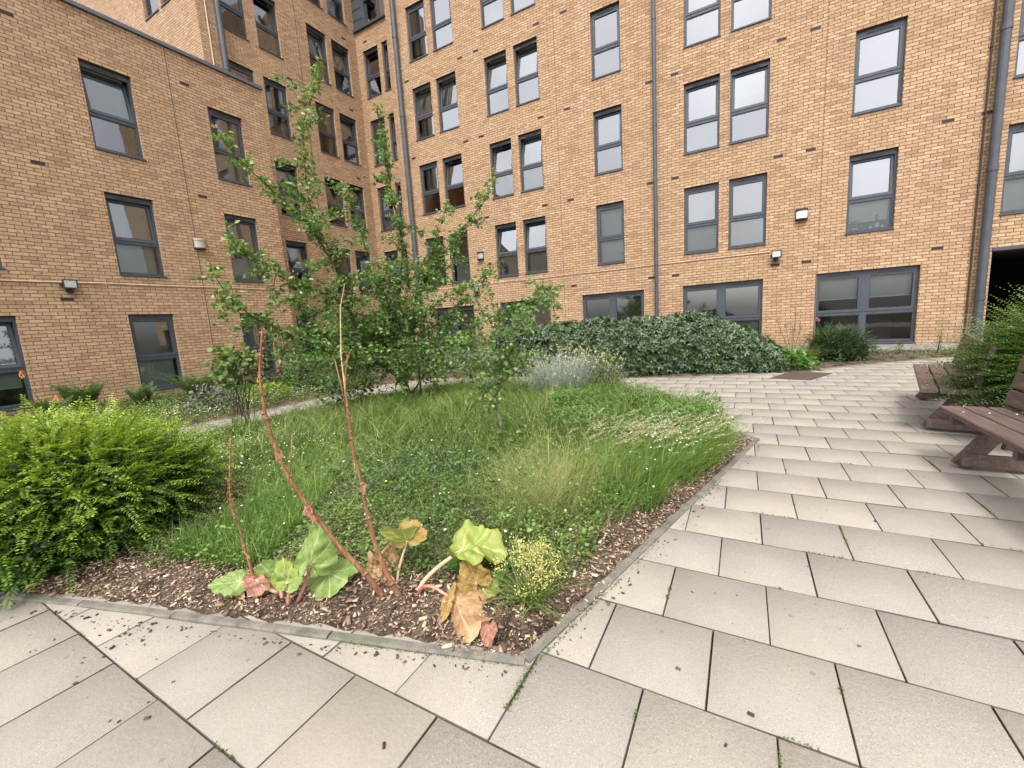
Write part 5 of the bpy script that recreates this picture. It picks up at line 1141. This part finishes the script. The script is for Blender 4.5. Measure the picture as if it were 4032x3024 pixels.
leafy_shrub('broad_leaved_clump', (0.86,10.28,0.12), (0.52,0.32,0.28), 300, 0.12, heart, 'low clump of broad heart shaped leaves at the right end of the hedge', wr=0.85, stems=12)
fl_p = leaf_mat('pink_petal', [(0,(0.55,0.12,0.35)),(1,(0.7,0.25,0.5))], 0.5, 0.2)
leafy_shrub('purple_flower', (1.62,12.9,0.5), (0.06,0.06,0.40), 60, 0.05, mid_l, 'single tall stem with a pink flower against the dark four pane window', 'flower', stems=3, wr=0.4, base_spread=0.01)
FP = Soup(); FP.add(*inst(LEAF4, rng.normal((1.62,12.9,0.93),(0.02,0.02,0.04),(40,3)), rnd_unit(40), rnd_unit(40), 0.03, 0.018)); fo = FP.build('flower_head', fl_p); fo.parent = [x for x in col.objects if x.name.startswith('purple_flower')][0]; fo.location = (-1.62,-12.9,0)
for i, (x, y, h, lb) in enumerate([(2.75,12.85,0.30,'short weed left of the two weeds under the right side of the four pane window'),(3.2,12.95,0.36,'taller weed under the right side of the four pane window'),(3.9,13.0,0.62,'yellowish tall weed against the bricks right of the four pane window'),(4.35,12.75,0.5,'dark thin weed with red stem near the thick downpipe')]):
    leafy_shrub('weed', (x,y,h*0.55), (0.10,0.08,h*0.5), 70, 0.045, mid_l, lb, 'weed', stems=4, wr=0.5, base_spread=0.02, hollow=0.1)

# ------------------------------------------------------------------ rhubarb in the front corner
def big_leaf_mat(name, ramp, vein, rough=0.55, transl=0.3):
    t = NT(name); a = t.new('ShaderNodeAttribute'); a.attribute_name = 'tone'; n = t.noise(14, 4, 0.6)
    c = t.ramp(n, ramp); c = t.mix(a.outputs['Fac'], c, vein); t.base(c, rough, 0.35); t.bump(t.noise(45,3,0.5), 0.4, 0.006)
    tb = t.new('ShaderNodeBsdfTranslucent'); t.link(c, tb.inputs['Color']); mx = t.new('ShaderNodeMixShader'); mx.inputs[0].default_value = transl
    t.link(t.p.outputs[0], mx.inputs[1]); t.link(tb.outputs[0], mx.inputs[2]); t.link(mx.outputs[0], t.out.inputs['Surface']); return t.mat
RG = big_leaf_mat('rhubarb_green', [(0.3,(0.13,0.21,0.045)),(0.5,(0.20,0.30,0.075)),(0.70,(0.34,0.40,0.15)),(0.82,(0.38,0.30,0.12))], (0.40,0.46,0.20))
RY = big_leaf_mat('rhubarb_yellow', [(0.3,(0.18,0.27,0.05)),(0.5,(0.28,0.35,0.07)),(0.70,(0.38,0.36,0.11)),(0.85,(0.32,0.20,0.08))], (0.50,0.48,0.20))
RT = big_leaf_mat('rhubarb_tan', [(0.3,(0.22,0.12,0.055)),(0.5,(0.36,0.22,0.11)),(0.75,(0.50,0.36,0.20))], (0.46,0.31,0.17), 0.75, 0.15)
RR = big_leaf_mat('rhubarb_red', [(0.3,(0.24,0.09,0.06)),(0.55,(0.36,0.17,0.12)),(0.75,(0.46,0.28,0.18))], (0.44,0.26,0.18), 0.7, 0.2)
RO = big_leaf_mat('rhubarb_orange', [(0.3,(0.22,0.11,0.04)),(0.5,(0.34,0.21,0.06)),(0.7,(0.28,0.30,0.08))], (0.40,0.32,0.14), 0.65, 0.25)
RD = big_leaf_mat('dried_rust', [(0.3,(0.20,0.09,0.05)),(0.5,(0.34,0.18,0.10)),(0.75,(0.48,0.30,0.18))], (0.40,0.22,0.13), 0.8, 0.15)
RED_ST = NT('pink_stalk'); nn_ = RED_ST.noise(18,4,0.6); RED_ST.base(RED_ST.ramp(nn_, [(0.35,(0.40,0.10,0.09)),(0.6,(0.46,0.25,0.16)),(0.8,(0.42,0.42,0.20))]), 0.5, 0.4)
PALE_ST = NT('pale_stalk'); nn_ = PALE_ST.noise(18,4,0.6); PALE_ST.base(PALE_ST.ramp(nn_, [(0.35,(0.50,0.32,0.20)),(0.7,(0.60,0.48,0.30))]), 0.6, 0.3)
FST = NT('rusty_flower_stalk'); m_ = FST.new('ShaderNodeMapping'); m_.inputs['Scale'].default_value = (30,30,5); FST.link(FST.coord(), m_.inputs[0]); nn_ = FST.noise(2.5,5,0.7,m_.outputs[0])
FST.base(FST.ramp(nn_, [(0.3,(0.10,0.045,0.026)),(0.5,(0.25,0.115,0.06)),(0.75,(0.42,0.235,0.13))]), 0.7, 0.3); FST.bump(nn_, 0.5, 0.003)
def big_leaf(base, tip, nrm, width, mat, parent, crumple=0.1, cup=0.15, lobes=5, seed=0, droop=0.0, fold=0.0, cordate=0.28):
    """broad veined leaf; base = where the stalk meets, tip = far end"""
    r = np.random.default_rng(seed); base = np.array(base, float); tip = np.array(tip, float); L = np.linalg.norm(tip-base); D = (tip-base)/L; S = unit(np.cross(D, np.array(nrm, float))); N = np.cross(S, D)
    na, nr_ = 110, 26; th = np.linspace(-math.pi, math.pi, na, endpoint=False)
    out = cordate+(1-cordate)*(0.5+0.5*np.cos(th))**0.75
    notch = np.exp(-((np.abs(th)-math.pi)/0.30)**2); out = out*(1-0.8*notch)
    lob = np.abs(np.cos(th*2.1)); out *= 0.86+0.16*lob+0.035*np.sin(13*th+r.uniform(0,6))+0.022*np.sin(29*th+r.uniform(0,6))
    V = [base]; T = [0.9]; ph = r.uniform(0,6,8); vang = np.array([0,0.62,-0.62,1.35,-1.35,2.2,-2.2]); sp = 0.17*L
    for k in range(1, nr_+1):
        f = k/nr_
        R_ = out*f*L; x = R_*np.cos(th); y = R_*np.sin(th)*(width/L)*0.95
        dv = th[:,None]-vang[None]; j = np.argmin(np.abs(dv), axis=1); dl_ = dv[np.arange(na), j]; perp = np.abs(R_*np.sin(dl_)); along = R_*np.cos(dl_)
        sec = (along-perp*1.1)/sp; fr_ = np.abs(sec-np.round(sec))*sp
        vein = np.exp(-(perp/(0.012*L*(1.3-f)+0.0006))**2); vein2 = 0.45*np.exp(-(fr_/(0.007*L))**2)*(perp < 0.16*L)
        z = -cup*L*(y/width)**2*2+crumple*L*f**1.6*(0.75*np.sin(2*th+ph[0])+0.50*np.sin(5*th+ph[1]+3*f)+0.22*f*np.sin(11*th+ph[2]+4*f))-droop*L*np.where(x > 0, (x/L)**2, 0)
        z += crumple*0.45*L*np.sin(7*x/L+ph[3])*np.sin(6*y/width+ph[4])+crumple*0.18*L*np.sin(19*x/L+ph[5]+3*y/L)*np.sin(15*y/width+ph[6])
        z += -0.016*L*np.exp(-(perp/(0.03*L))**2)*f-0.012*L*np.exp(-(fr_/(0.02*L))**2)+fold*np.abs(y)
        Vk = base+D*x[:,None]+S*(y*(1-0.25*abs(fold)))[:,None]+N*z[:,None]; V += list(Vk); T += list(np.clip(vein+vein2,0,1))
    F3 = [(0,1+i,1+(i+1)%na) for i in range(na)]; F4 = [(1+(k-1)*na+i,1+k*na+i,1+k*na+(i+1)%na,1+(k-1)*na+(i+1)%na) for k in range(1,nr_) for i in range(na)]
    return npmesh('leaf_blade', np.array(V), [np.array(F3),np.array(F4)], mat, parent, np.array(T), True)
RB = np.array((-1.6,1.3,0.0))
rh = empty('rhubarb_plant', tuple(RB), 0, 'wilting rhubarb with big green yellow and tan leaves and rusty stalks by the front kerb', 'rhubarb')
def L_(*p): return tuple(np.array(p, float)-RB)
def petiole(pts, r0, r1, mat):
    P = smooth_line(resample([L_(*p) for p in pts], 0.02), 3); b = MB(); b.tube([tuple(x) for x in P], list(np.linspace(r0,r1,len(P))), 8); return b.build('leaf_stalk', mat, rh, smooth=True)
def rleaf(stalk, tip, nrm, width, mat, smat=RED_ST.mat, r=(0.010,0.006), **kw):
    s = petiole(stalk, r[0], r[1], smat); return big_leaf(L_(*stalk[-1]), L_(*tip), nrm, width, mat, s, **kw)
V_ = (0.45,-0.85,0.35)    # faces the path
rleaf([(-1.94,1.12,0.03),(-1.92,1.16,0.11),(-1.90,1.18,0.195)], (-1.87,1.26,0.40), (0.40,-0.75,0.55), 0.165, RG, seed=1, crumple=0.12, cup=0.25, cordate=0.12)
rleaf([(-1.96,1.08,0.03),(-1.955,1.09,0.10),(-1.95,1.10,0.145)], (-1.90,1.16,0.235), (0.5,-0.6,0.6), 0.10, RG, seed=2, crumple=0.06, fold=0.6)
rleaf([(-1.955,1.09,0.145),(-1.955,1.09,0.15)], (-1.985,1.10,0.26), (0.4,-0.7,0.5), 0.10, RY, PALE_ST.mat, seed=3, crumple=0.05, fold=0.4)
rleaf([(-2.04,1.10,0.03),(-2.08,1.12,0.07),(-2.12,1.13,0.10)], (-2.16,1.08,0.20), (0.5,-0.75,0.5), 0.14, RG, seed=4, crumple=0.05, cup=0.1)
rleaf([(-2.12,1.13,0.10),(-2.12,1.13,0.105)], (-2.23,1.06,0.15), (0.3,-0.5,0.9), 0.07, RO, PALE_ST.mat, seed=5, crumple=0.05)
rleaf([(-2.02,1.24,0.03),(-1.95,1.25,0.09),(-1.88,1.27,0.11)], (-1.79,1.19,0.05), (0.40,-0.80,0.55), 0.19, RG, PALE_ST.mat, seed=6, crumple=0.05, cup=0.10, cordate=0.55)
rleaf([(-2.10,1.12,0.03),(-2.13,1.08,0.07),(-2.165,1.055,0.13)], (-2.175,1.02,0.045), (0.45,-0.8,0.3), 0.10, RR, PALE_ST.mat, seed=7, crumple=0.12)
rleaf([(-2.18,1.10,0.03),(-2.23,1.06,0.08),(-2.27,1.03,0.11)], (-2.36,0.93,0.115), (0.3,-0.5,0.85), 0.10, RG, seed=8, crumple=0.08, fold=0.2)
rleaf([(-1.57,1.43,0.03),(-1.56,1.45,0.12),(-1.525,1.49,0.25)], (-1.47,1.53,0.32), (-0.25,0.45,0.8), 0.22, RY, PALE_ST.mat, r=(0.008,0.005), seed=9, crumple=0.17, cup=-0.12, fold=0.25, cordate=0.5)
rleaf([(-1.525,1.49,0.25),(-1.525,1.49,0.253)], (-1.56,1.56,0.335), (0.1,-0.6,0.6), 0.15, RO, PALE_ST.mat, seed=10, crumple=0.15)
rleaf([(-1.41,1.41,0.03),(-1.39,1.43,0.09),(-1.33,1.49,0.155),(-1.23,1.57,0.225)], (-1.05,1.69,0.235), (-0.05,-0.05,1.0), 0.23, RY, PALE_ST.mat, r=(0.012,0.009), seed=11, crumple=0.20, cup=0.15, fold=0.40, cordate=0.30, droop=0.15)
rleaf([(-1.40,1.40,0.03),(-1.36,1.39,0.10),(-1.29,1.39,0.125),(-1.15,1.385,0.085)], (-0.99,1.275,0.035), (0.30,-0.65,0.70), 0.23, RT, r=(0.010,0.006), seed=12, crumple=0.10, cup=0.22, fold=-0.3, cordate=0.5)
rleaf([(-1.12,1.49,0.03),(-1.115,1.50,0.08),(-1.11,1.505,0.12)], (-1.15,1.49,0.24), (0.45,-0.8,0.35), 0.13, RO, seed=13, crumple=0.12, fold=0.5)
rleaf([(-1.16,1.36,0.03),(-1.16,1.36,0.10)], (-1.21,1.36,0.085), (0.2,-0.5,0.8), 0.12, RO, seed=14, crumple=0.15)
rleaf([(-1.12,1.49,0.03),(-1.08,1.52,0.085)], (-1.02,1.56,0.09), (0.2,-0.5,0.8), 0.09, RY, PALE_ST.mat, seed=15, crumple=0.15)
rleaf([(-1.50,1.38,0.03),(-1.58,1.41,0.08),(-1.66,1.42,0.11)], (-1.71,1.40,0.20), (0.5,-0.8,0.4), 0.08, RT, PALE_ST.mat, seed=16, crumple=0.22, fold=0.8)
rleaf([(-1.66,1.42,0.11),(-1.66,1.42,0.112)], (-1.71,1.36,0.04), (0.5,-0.8,0.4), 0.12, RT, PALE_ST.mat, seed=17, crumple=0.22)
rleaf([(-1.62,1.47,0.10),(-1.64,1.47,0.10)], (-1.65,1.48,0.21), (0.5,-0.8,0.4), 0.10, RT, PALE_ST.mat, seed=18, crumple=0.22, fold=0.5)
rleaf([(-2.08,1.34,0.03),(-2.02,1.38,0.08)], (-1.96,1.44,0.14), (0.5,-0.8,0.4), 0.12, RR, PALE_ST.mat, seed=19, crumple=0.15)
def flower_stalk(pts, r0, nodes, scar_leaf, twin=None, frizz=30):
    P = smooth_line(resample([L_(*p) for p in pts], 0.03), 3); m = len(P); b = MB(); rr = r0*(1-0.78*np.linspace(0,1,m)**0.75)
    b.tube([tuple(x) for x in P], list(rr), 9)
    for f in nodes:
        i = int(f*(m-1)); d = unit(P[min(i+1,m-1)]-P[i-1]); b.tube([tuple(P[i]-d*0.008), tuple(P[i]), tuple(P[i]+d*0.008)], [rr[i]*1.05, rr[i]*1.5, rr[i]*1.05], 9)
    if twin: b.tube([tuple(L_(*p)) for p in twin], [0.004,0.003,0.002], 6)
    st = b.build('flower_stalk', FST.mat, rh, smooth=True); S_ = Soup()
    top = P[int(m*0.62):]; k = frizz*len(top)//6; q = top[rng.integers(0,len(top),k)]+rng.normal(0,0.008,(k,3)); S_.add(*inst(LEAF4, q, rnd_unit(k,0.2), rnd_unit(k), rng.uniform(0.008,0.018,k), 0.008)); tag(S_.build('dried_husks', husk, st), kind='stuff')
    for f, sz, sd in scar_leaf:
        i = int(f*(m-1)); a = P[i]; big_leaf(tuple(a), tuple(a+np.array((sd*0.03,-0.01,-sz))), (0.4,-0.8,0.2), sz*0.45, RD, st, crumple=0.25, seed=int(f*100), fold=0.5)
    return st
husk = leaf_mat('dried_husk', [(0.0,(0.20,0.08,0.04)),(1.0,(0.42,0.20,0.11))], 0.8, 0.15, 0.2)
flower_stalk([(-1.46,1.36,0.0),(-1.50,1.32,0.15),(-1.53,1.29,0.32),(-1.54,1.27,0.51),(-1.55,1.27,0.65),(-1.56,1.25,0.81),(-1.56,1.25,0.93),(-1.56,1.25,1.05),(-1.56,1.25,1.14),(-1.54,1.27,1.25)], 0.015, (0.12,0.42,0.55,0.72,0.85), [(0.55,0.045,1)], [(-1.56,1.25,0.98),(-1.575,1.24,1.14),(-1.58,1.23,1.24)])
b = MB(); b.tube([L_(-1.56,1.25,1.0),L_(-1.56,1.25,1.25),L_(-1.545,1.265,1.46),L_(-1.53,1.29,1.56)], [0.004,0.003,0.002,0.001], 6); b.build('flower_stalk', PALE_ST.mat, rh)
flower_stalk([(-1.54,1.33,0.0),(-1.59,1.26,0.19),(-1.65,1.19,0.34),(-1.70,1.11,0.55),(-1.74,1.04,0.74),(-1.76,1.01,0.92),(-1.77,1.0,1.07),(-1.77,1.0,1.19),(-1.76,1.02,1.31),(-1.75,1.03,1.38)], 0.016, (0.15,0.45,0.62,0.75,0.88), [(0.45,0.075,1),(0.64,0.045,1)], [(-1.735,1.04,0.72),(-1.72,1.06,0.84),(-1.71,1.07,0.93)], 60)
flower_stalk([(-2.15,1.11,0.0),(-2.18,1.05,0.14),(-2.19,1.04,0.29),(-2.19,1.03,0.44),(-2.20,1.01,0.51),(-2.20,1.02,0.64),(-2.18,1.04,0.80),(-2.18,1.05,0.88)], 0.009, (0.2,0.4,0.6), [(0.38,0.03,1)], None, 50)
# fallen dead leaves near the kerb
dl = big_leaf((-0.93,1.325,0.075), (-0.905,1.265,0.035), (0.4,-0.7,0.6), 0.05, RR, None, crumple=0.25, seed=31); dl.name = 'dead_leaf'; tag(dl, 'crumpled pinkish dead leaf lying near the kerb corner', 'leaf')
dl = big_leaf((-2.33,1.02,0.06), (-2.22,1.00,0.055), (0,-0.3,1), 0.05, RT, None, crumple=0.15, seed=33); dl.name = 'dead_leaf'; tag(dl, 'pale dry leaf lying on the mulch left of the rhubarb', 'leaf')
# yellowing flower clump in the corner
cf = empty('alchemilla_clump', (-0.87,1.63,0), 0, 'yellowing clump with cream florets and splayed strap leaves at the kerb corner', 'plant')
n = 150; S_ = Soup(); S_.add(*blades(np.c_[rng.normal(0,.03,(n,2))+np.array((0,-0.05)),np.full(n,0.03)], rng.uniform(0.10,0.22,n), np.full(n,0.007), rng.uniform(0,6.3,n), rng.uniform(.5,1.2,n), rng.uniform(.4,1.1,n), segs=4)); S_.build('strap_leaves', ml['grass'], cf)
S_ = Soup(); St = MB()
for i in range(34):
    c_ = np.array((rng.normal(0,0.075),rng.normal(0,0.06),rng.uniform(0.10,0.33))); St.tube([(0,0,0.02),tuple(c_*np.array((.6,.6,.5))),tuple(c_)], [0.003,0.002,0.0012], 4, caps=False)
    k = 46; S_.add(*inst(LEAF4, c_+rng.normal(0,0.017,(k,3)), rnd_unit(k), rnd_unit(k,.6), rng.uniform(0.007,0.013,k), 0.007))
S_.build('florets', leaf_mat('yellow_floret', [(0.0,(0.30,0.30,0.06)),(0.5,(0.56,0.52,0.18)),(1.0,(0.68,0.60,0.36))], 0.7, 0.25, 0.2, 20), cf); St.build('stems', ml['dry'], cf)
leafy_shrub('plantain', (-1.22,1.72,0.06), (0.20,0.14,0.09), 60, 0.085, heart, 'broad round green leaves behind the rhubarb near the yellowing clump', 'plant', wr=0.8, stems=4, lumps=1)

# moss and weeds in the paving joints
def joint_moss():
    S_ = Soup(); r = np.random.default_rng(21); pts = []
    for j in range(-6, 14):
        for i in range(-14, 12):
            off = 0.0 if (j % 2 == 1) else PV/2; x0 = X0+off+i*PV; y0 = Y0+j*PV
            for (ax_, ay_, bx_, by_) in ((x0,y0,x0,y0+PV),(x0,y0,x0+PV,y0)):
                if r.random() < 0.42:
                    s, e = sorted(r.uniform(0,1,2)); e = min(e, s+0.6); k = int(170*(e-s)*(1 if ay_ != by_ else 0.6)); t = r.uniform(s,e,k); pts.append(np.c_[ax_+(bx_-ax_)*t, ay_+(by_-ay_)*t]+r.normal(0,0.0028,(k,2)))
    k = 900; t = r.uniform(0,1,k)**1.3; pts.append(np.c_[-0.705+0.88*t*1.0, 1.29+3.5*t]+r.normal(0,0.004,(k,2))); t = r.uniform(0,0.35,250); pts.append(np.c_[-0.72-2.35*t,1.27-0.66*t]+r.normal(0,0.004,(250,2)))
    t = r.uniform(0.945,1.28,420); pts.append(np.c_[np.full(420,-0.711)+r.normal(0,0.006,420), t])
    P = np.concatenate(pts); ok = ~inpoly(P, MAIN) & ~inpoly(P, BACK) & ~inpoly(P, RIGHT); P = P[ok]; P = P[hashnoise(P[:,0],P[:,1],1.7,14) > 0.33]; n = len(P)
    S_.add(*inst(LEAF4, np.c_[P, r.uniform(-0.004,0.006,n)], rnd_unit(n,0.9), rnd_unit(n,0.5), r.uniform(0.005,0.013,n), 0.005)); return S_
mossm = leaf_mat('joint_moss', [(0.0,(0.035,0.055,0.012)),(0.6,(0.08,0.13,0.025)),(1.0,(0.15,0.24,0.05))], 0.8, 0.15, 0.2)
tag(joint_moss().build('joint_moss', mossm), kind='stuff')
# bark crumbs blown onto the paving
P = np.concatenate([rng.normal((-2.75,0.55),(0.45,0.09),(60,2)), rng.normal((-2.5,0.66),(0.10,0.03),(30,2)), np.c_[(lambda t: np.c_[-0.74-2.9*t, 1.25-0.83*t-np.abs(rng.normal(0.01,0.03,150))])(rng.random(150))], np.c_[(lambda t: np.c_[-0.69+0.88*t+np.abs(rng.normal(0.01,0.02,110)), 1.25+3.5*t])(rng.random(110))], scatter([(-3.6,0.3),(-0.7,0.9),(0.5,3.9),(0.9,4.0),(0.6,0.8),(-2.6,-0.2)], 60)])
P = P[~inpoly(P, [(x,y+0.0) for x,y in MAIN])]; P = P[(segdist(P,(-0.72,1.27),(-3.07,0.6)) > 0.02)]; n = len(P); a = rng.uniform(0,6.3,n); L = rng.lognormal(-4.95,0.5,n).clip(0.003,0.020)
boxv = np.array([(x,y,z) for z in (0,1) for y in (-.5,.5) for x in (0,1)], float)*np.array([1,1,0.3]); boxf = np.array([(4,5,7,6),(0,1,5,4),(1,3,7,5),(3,2,6,7),(2,0,4,6)])
V_2, F_2, T_2 = inst((boxv, boxf), np.c_[P, np.full(n,0.002)], np.c_[np.cos(a),np.sin(a),np.zeros(n)], np.c_[np.zeros((n,2)),np.ones(n)], L, L*0.45, rng.uniform(0,0.45,n)**1.3)
tag(npmesh('bark_crumbs', V_2, F_2, chipm.mat, tone=T_2), kind='stuff')

# ------------------------------------------------------------------ things standing on the window boards
glass_g = plain('bottle_glass', (0.01,0.022,0.012), 0.12, 0.6)
def sill_thing(o, x, z, y=YB+0.20, rz=0): o.location = (x, y, z); o.rotation_euler = (0,0,rz); return o
s1 = HEAD+FL-WH+0.05
def bottle(x, h, r, label, mat=None):
    t = empty('bottle', (x,YB+0.20,s1), 0, label, 'bottle', 'bottles on the window board'); b = MB(); b.lathe([(0,0),(r,0.002),(r,h*0.55),(r*0.9,h*0.62),(r*0.35,h*0.74),(r*0.33,h),(0,h)], 14); b.build('glass', mat or glass_g, t, smooth=True)
    b = MB(); b.lathe([(r+0.001,h*0.15),(r+0.001,h*0.42)], 14); b.build('label', M['white'], t); return t
bottle(2.86, 0.34, 0.045, 'tall dark wine bottle behind the window right of the white box lamp')
bottle(2.74, 0.22, 0.038, 'shorter green bottle left of the tall wine bottle behind the same window', plain('green_glass',(0.05,0.12,0.08),0.15,0.6))
bottle(2.97, 0.20, 0.030, 'small dark bottle right of the tall wine bottle behind the same window')
o = leafy_shrub('pot_plant', (2.42,YB+0.2,0.16), (0.17,0.06,0.12), 110, 0.05, mid_l, 'leafy pot plant behind the window with the bottles', 'pot plant', wr=0.5, stems=5, zmin=-1, base_spread=0.02); o.location.z = s1
b = MB(); b.lathe([(0,0),(0.05,0),(0.06,0.08),(0.055,0.08),(0.05,0.07)], 12); b.build('pot', M['white'], o)
ycard = plain('yellow_card', (0.75,0.68,0.18), 0.6)
b = MB(); b.box((0,0,0),(0.40,0.10,0.20)); b.box((0.12,-0.004,0.05),(0.135,0.0,0.15),1); b.box((0.26,-0.004,0.05),(0.275,0.0,0.15),1)
o = b.build('yellow_box', [ycard, M['beigep']]); sill_thing(o, -6.83, HEAD+3*FL-WH+0.06, YB+0.17); tag(o, 'yellow box on the board of a third floor window right of the corner pipe', 'box')
b = MB(); b.add([(0,0,0),(0.30,0,0.02),(0.31,0,0.50),(0.20,0,0.56),(0.10,0,0.56),(0,0,0.50),(0.155,0.04,0.3)], [(0,1,6),(1,2,6),(2,3,6),(3,4,6),(4,5,6),(5,0,6)]); b.add([(0,0.05,0),(0.30,0.05,0.02),(0.31,0.05,0.50),(0,0.05,0.50)], [(0,1,2,3)])
o = b.build('hanging_shirt', M['white']); sill_thing(o, -7.45, HEAD+2*FL-WH+0.35, YB+0.2); tag(o, 'white shirt hanging behind a second floor window in the right facade', 'shirt')
b = MB(); b.box((0,0,0),(0.55,0.02,0.60)); b.box((0.18,-0.004,0.08),(0.40,0.0,0.38),1); b.box((0.24,-0.005,0.38),(0.34,0.0,0.46),1)
o = b.build('picture_card', [M['white'], plain('red_print',(0.45,0.06,0.09),0.6)]); sill_thing(o, -14.08, 14.14, YR+0.25); tag(o, 'white card with a red shape leaning in the grey clad bay window', 'card')
fo = leafy_shrub('potted_flower', (XL-0.2,5.08,0.10), (0.05,0.09,0.10), 40, 0.045, fl_p, 'pink flower in a pot behind the upper left window with the tilted pane', 'pot plant', wr=0.6, stems=3, zmin=-1, base_spread=0.01); fo.location.z = HEAD+2*FL-WH+0.07
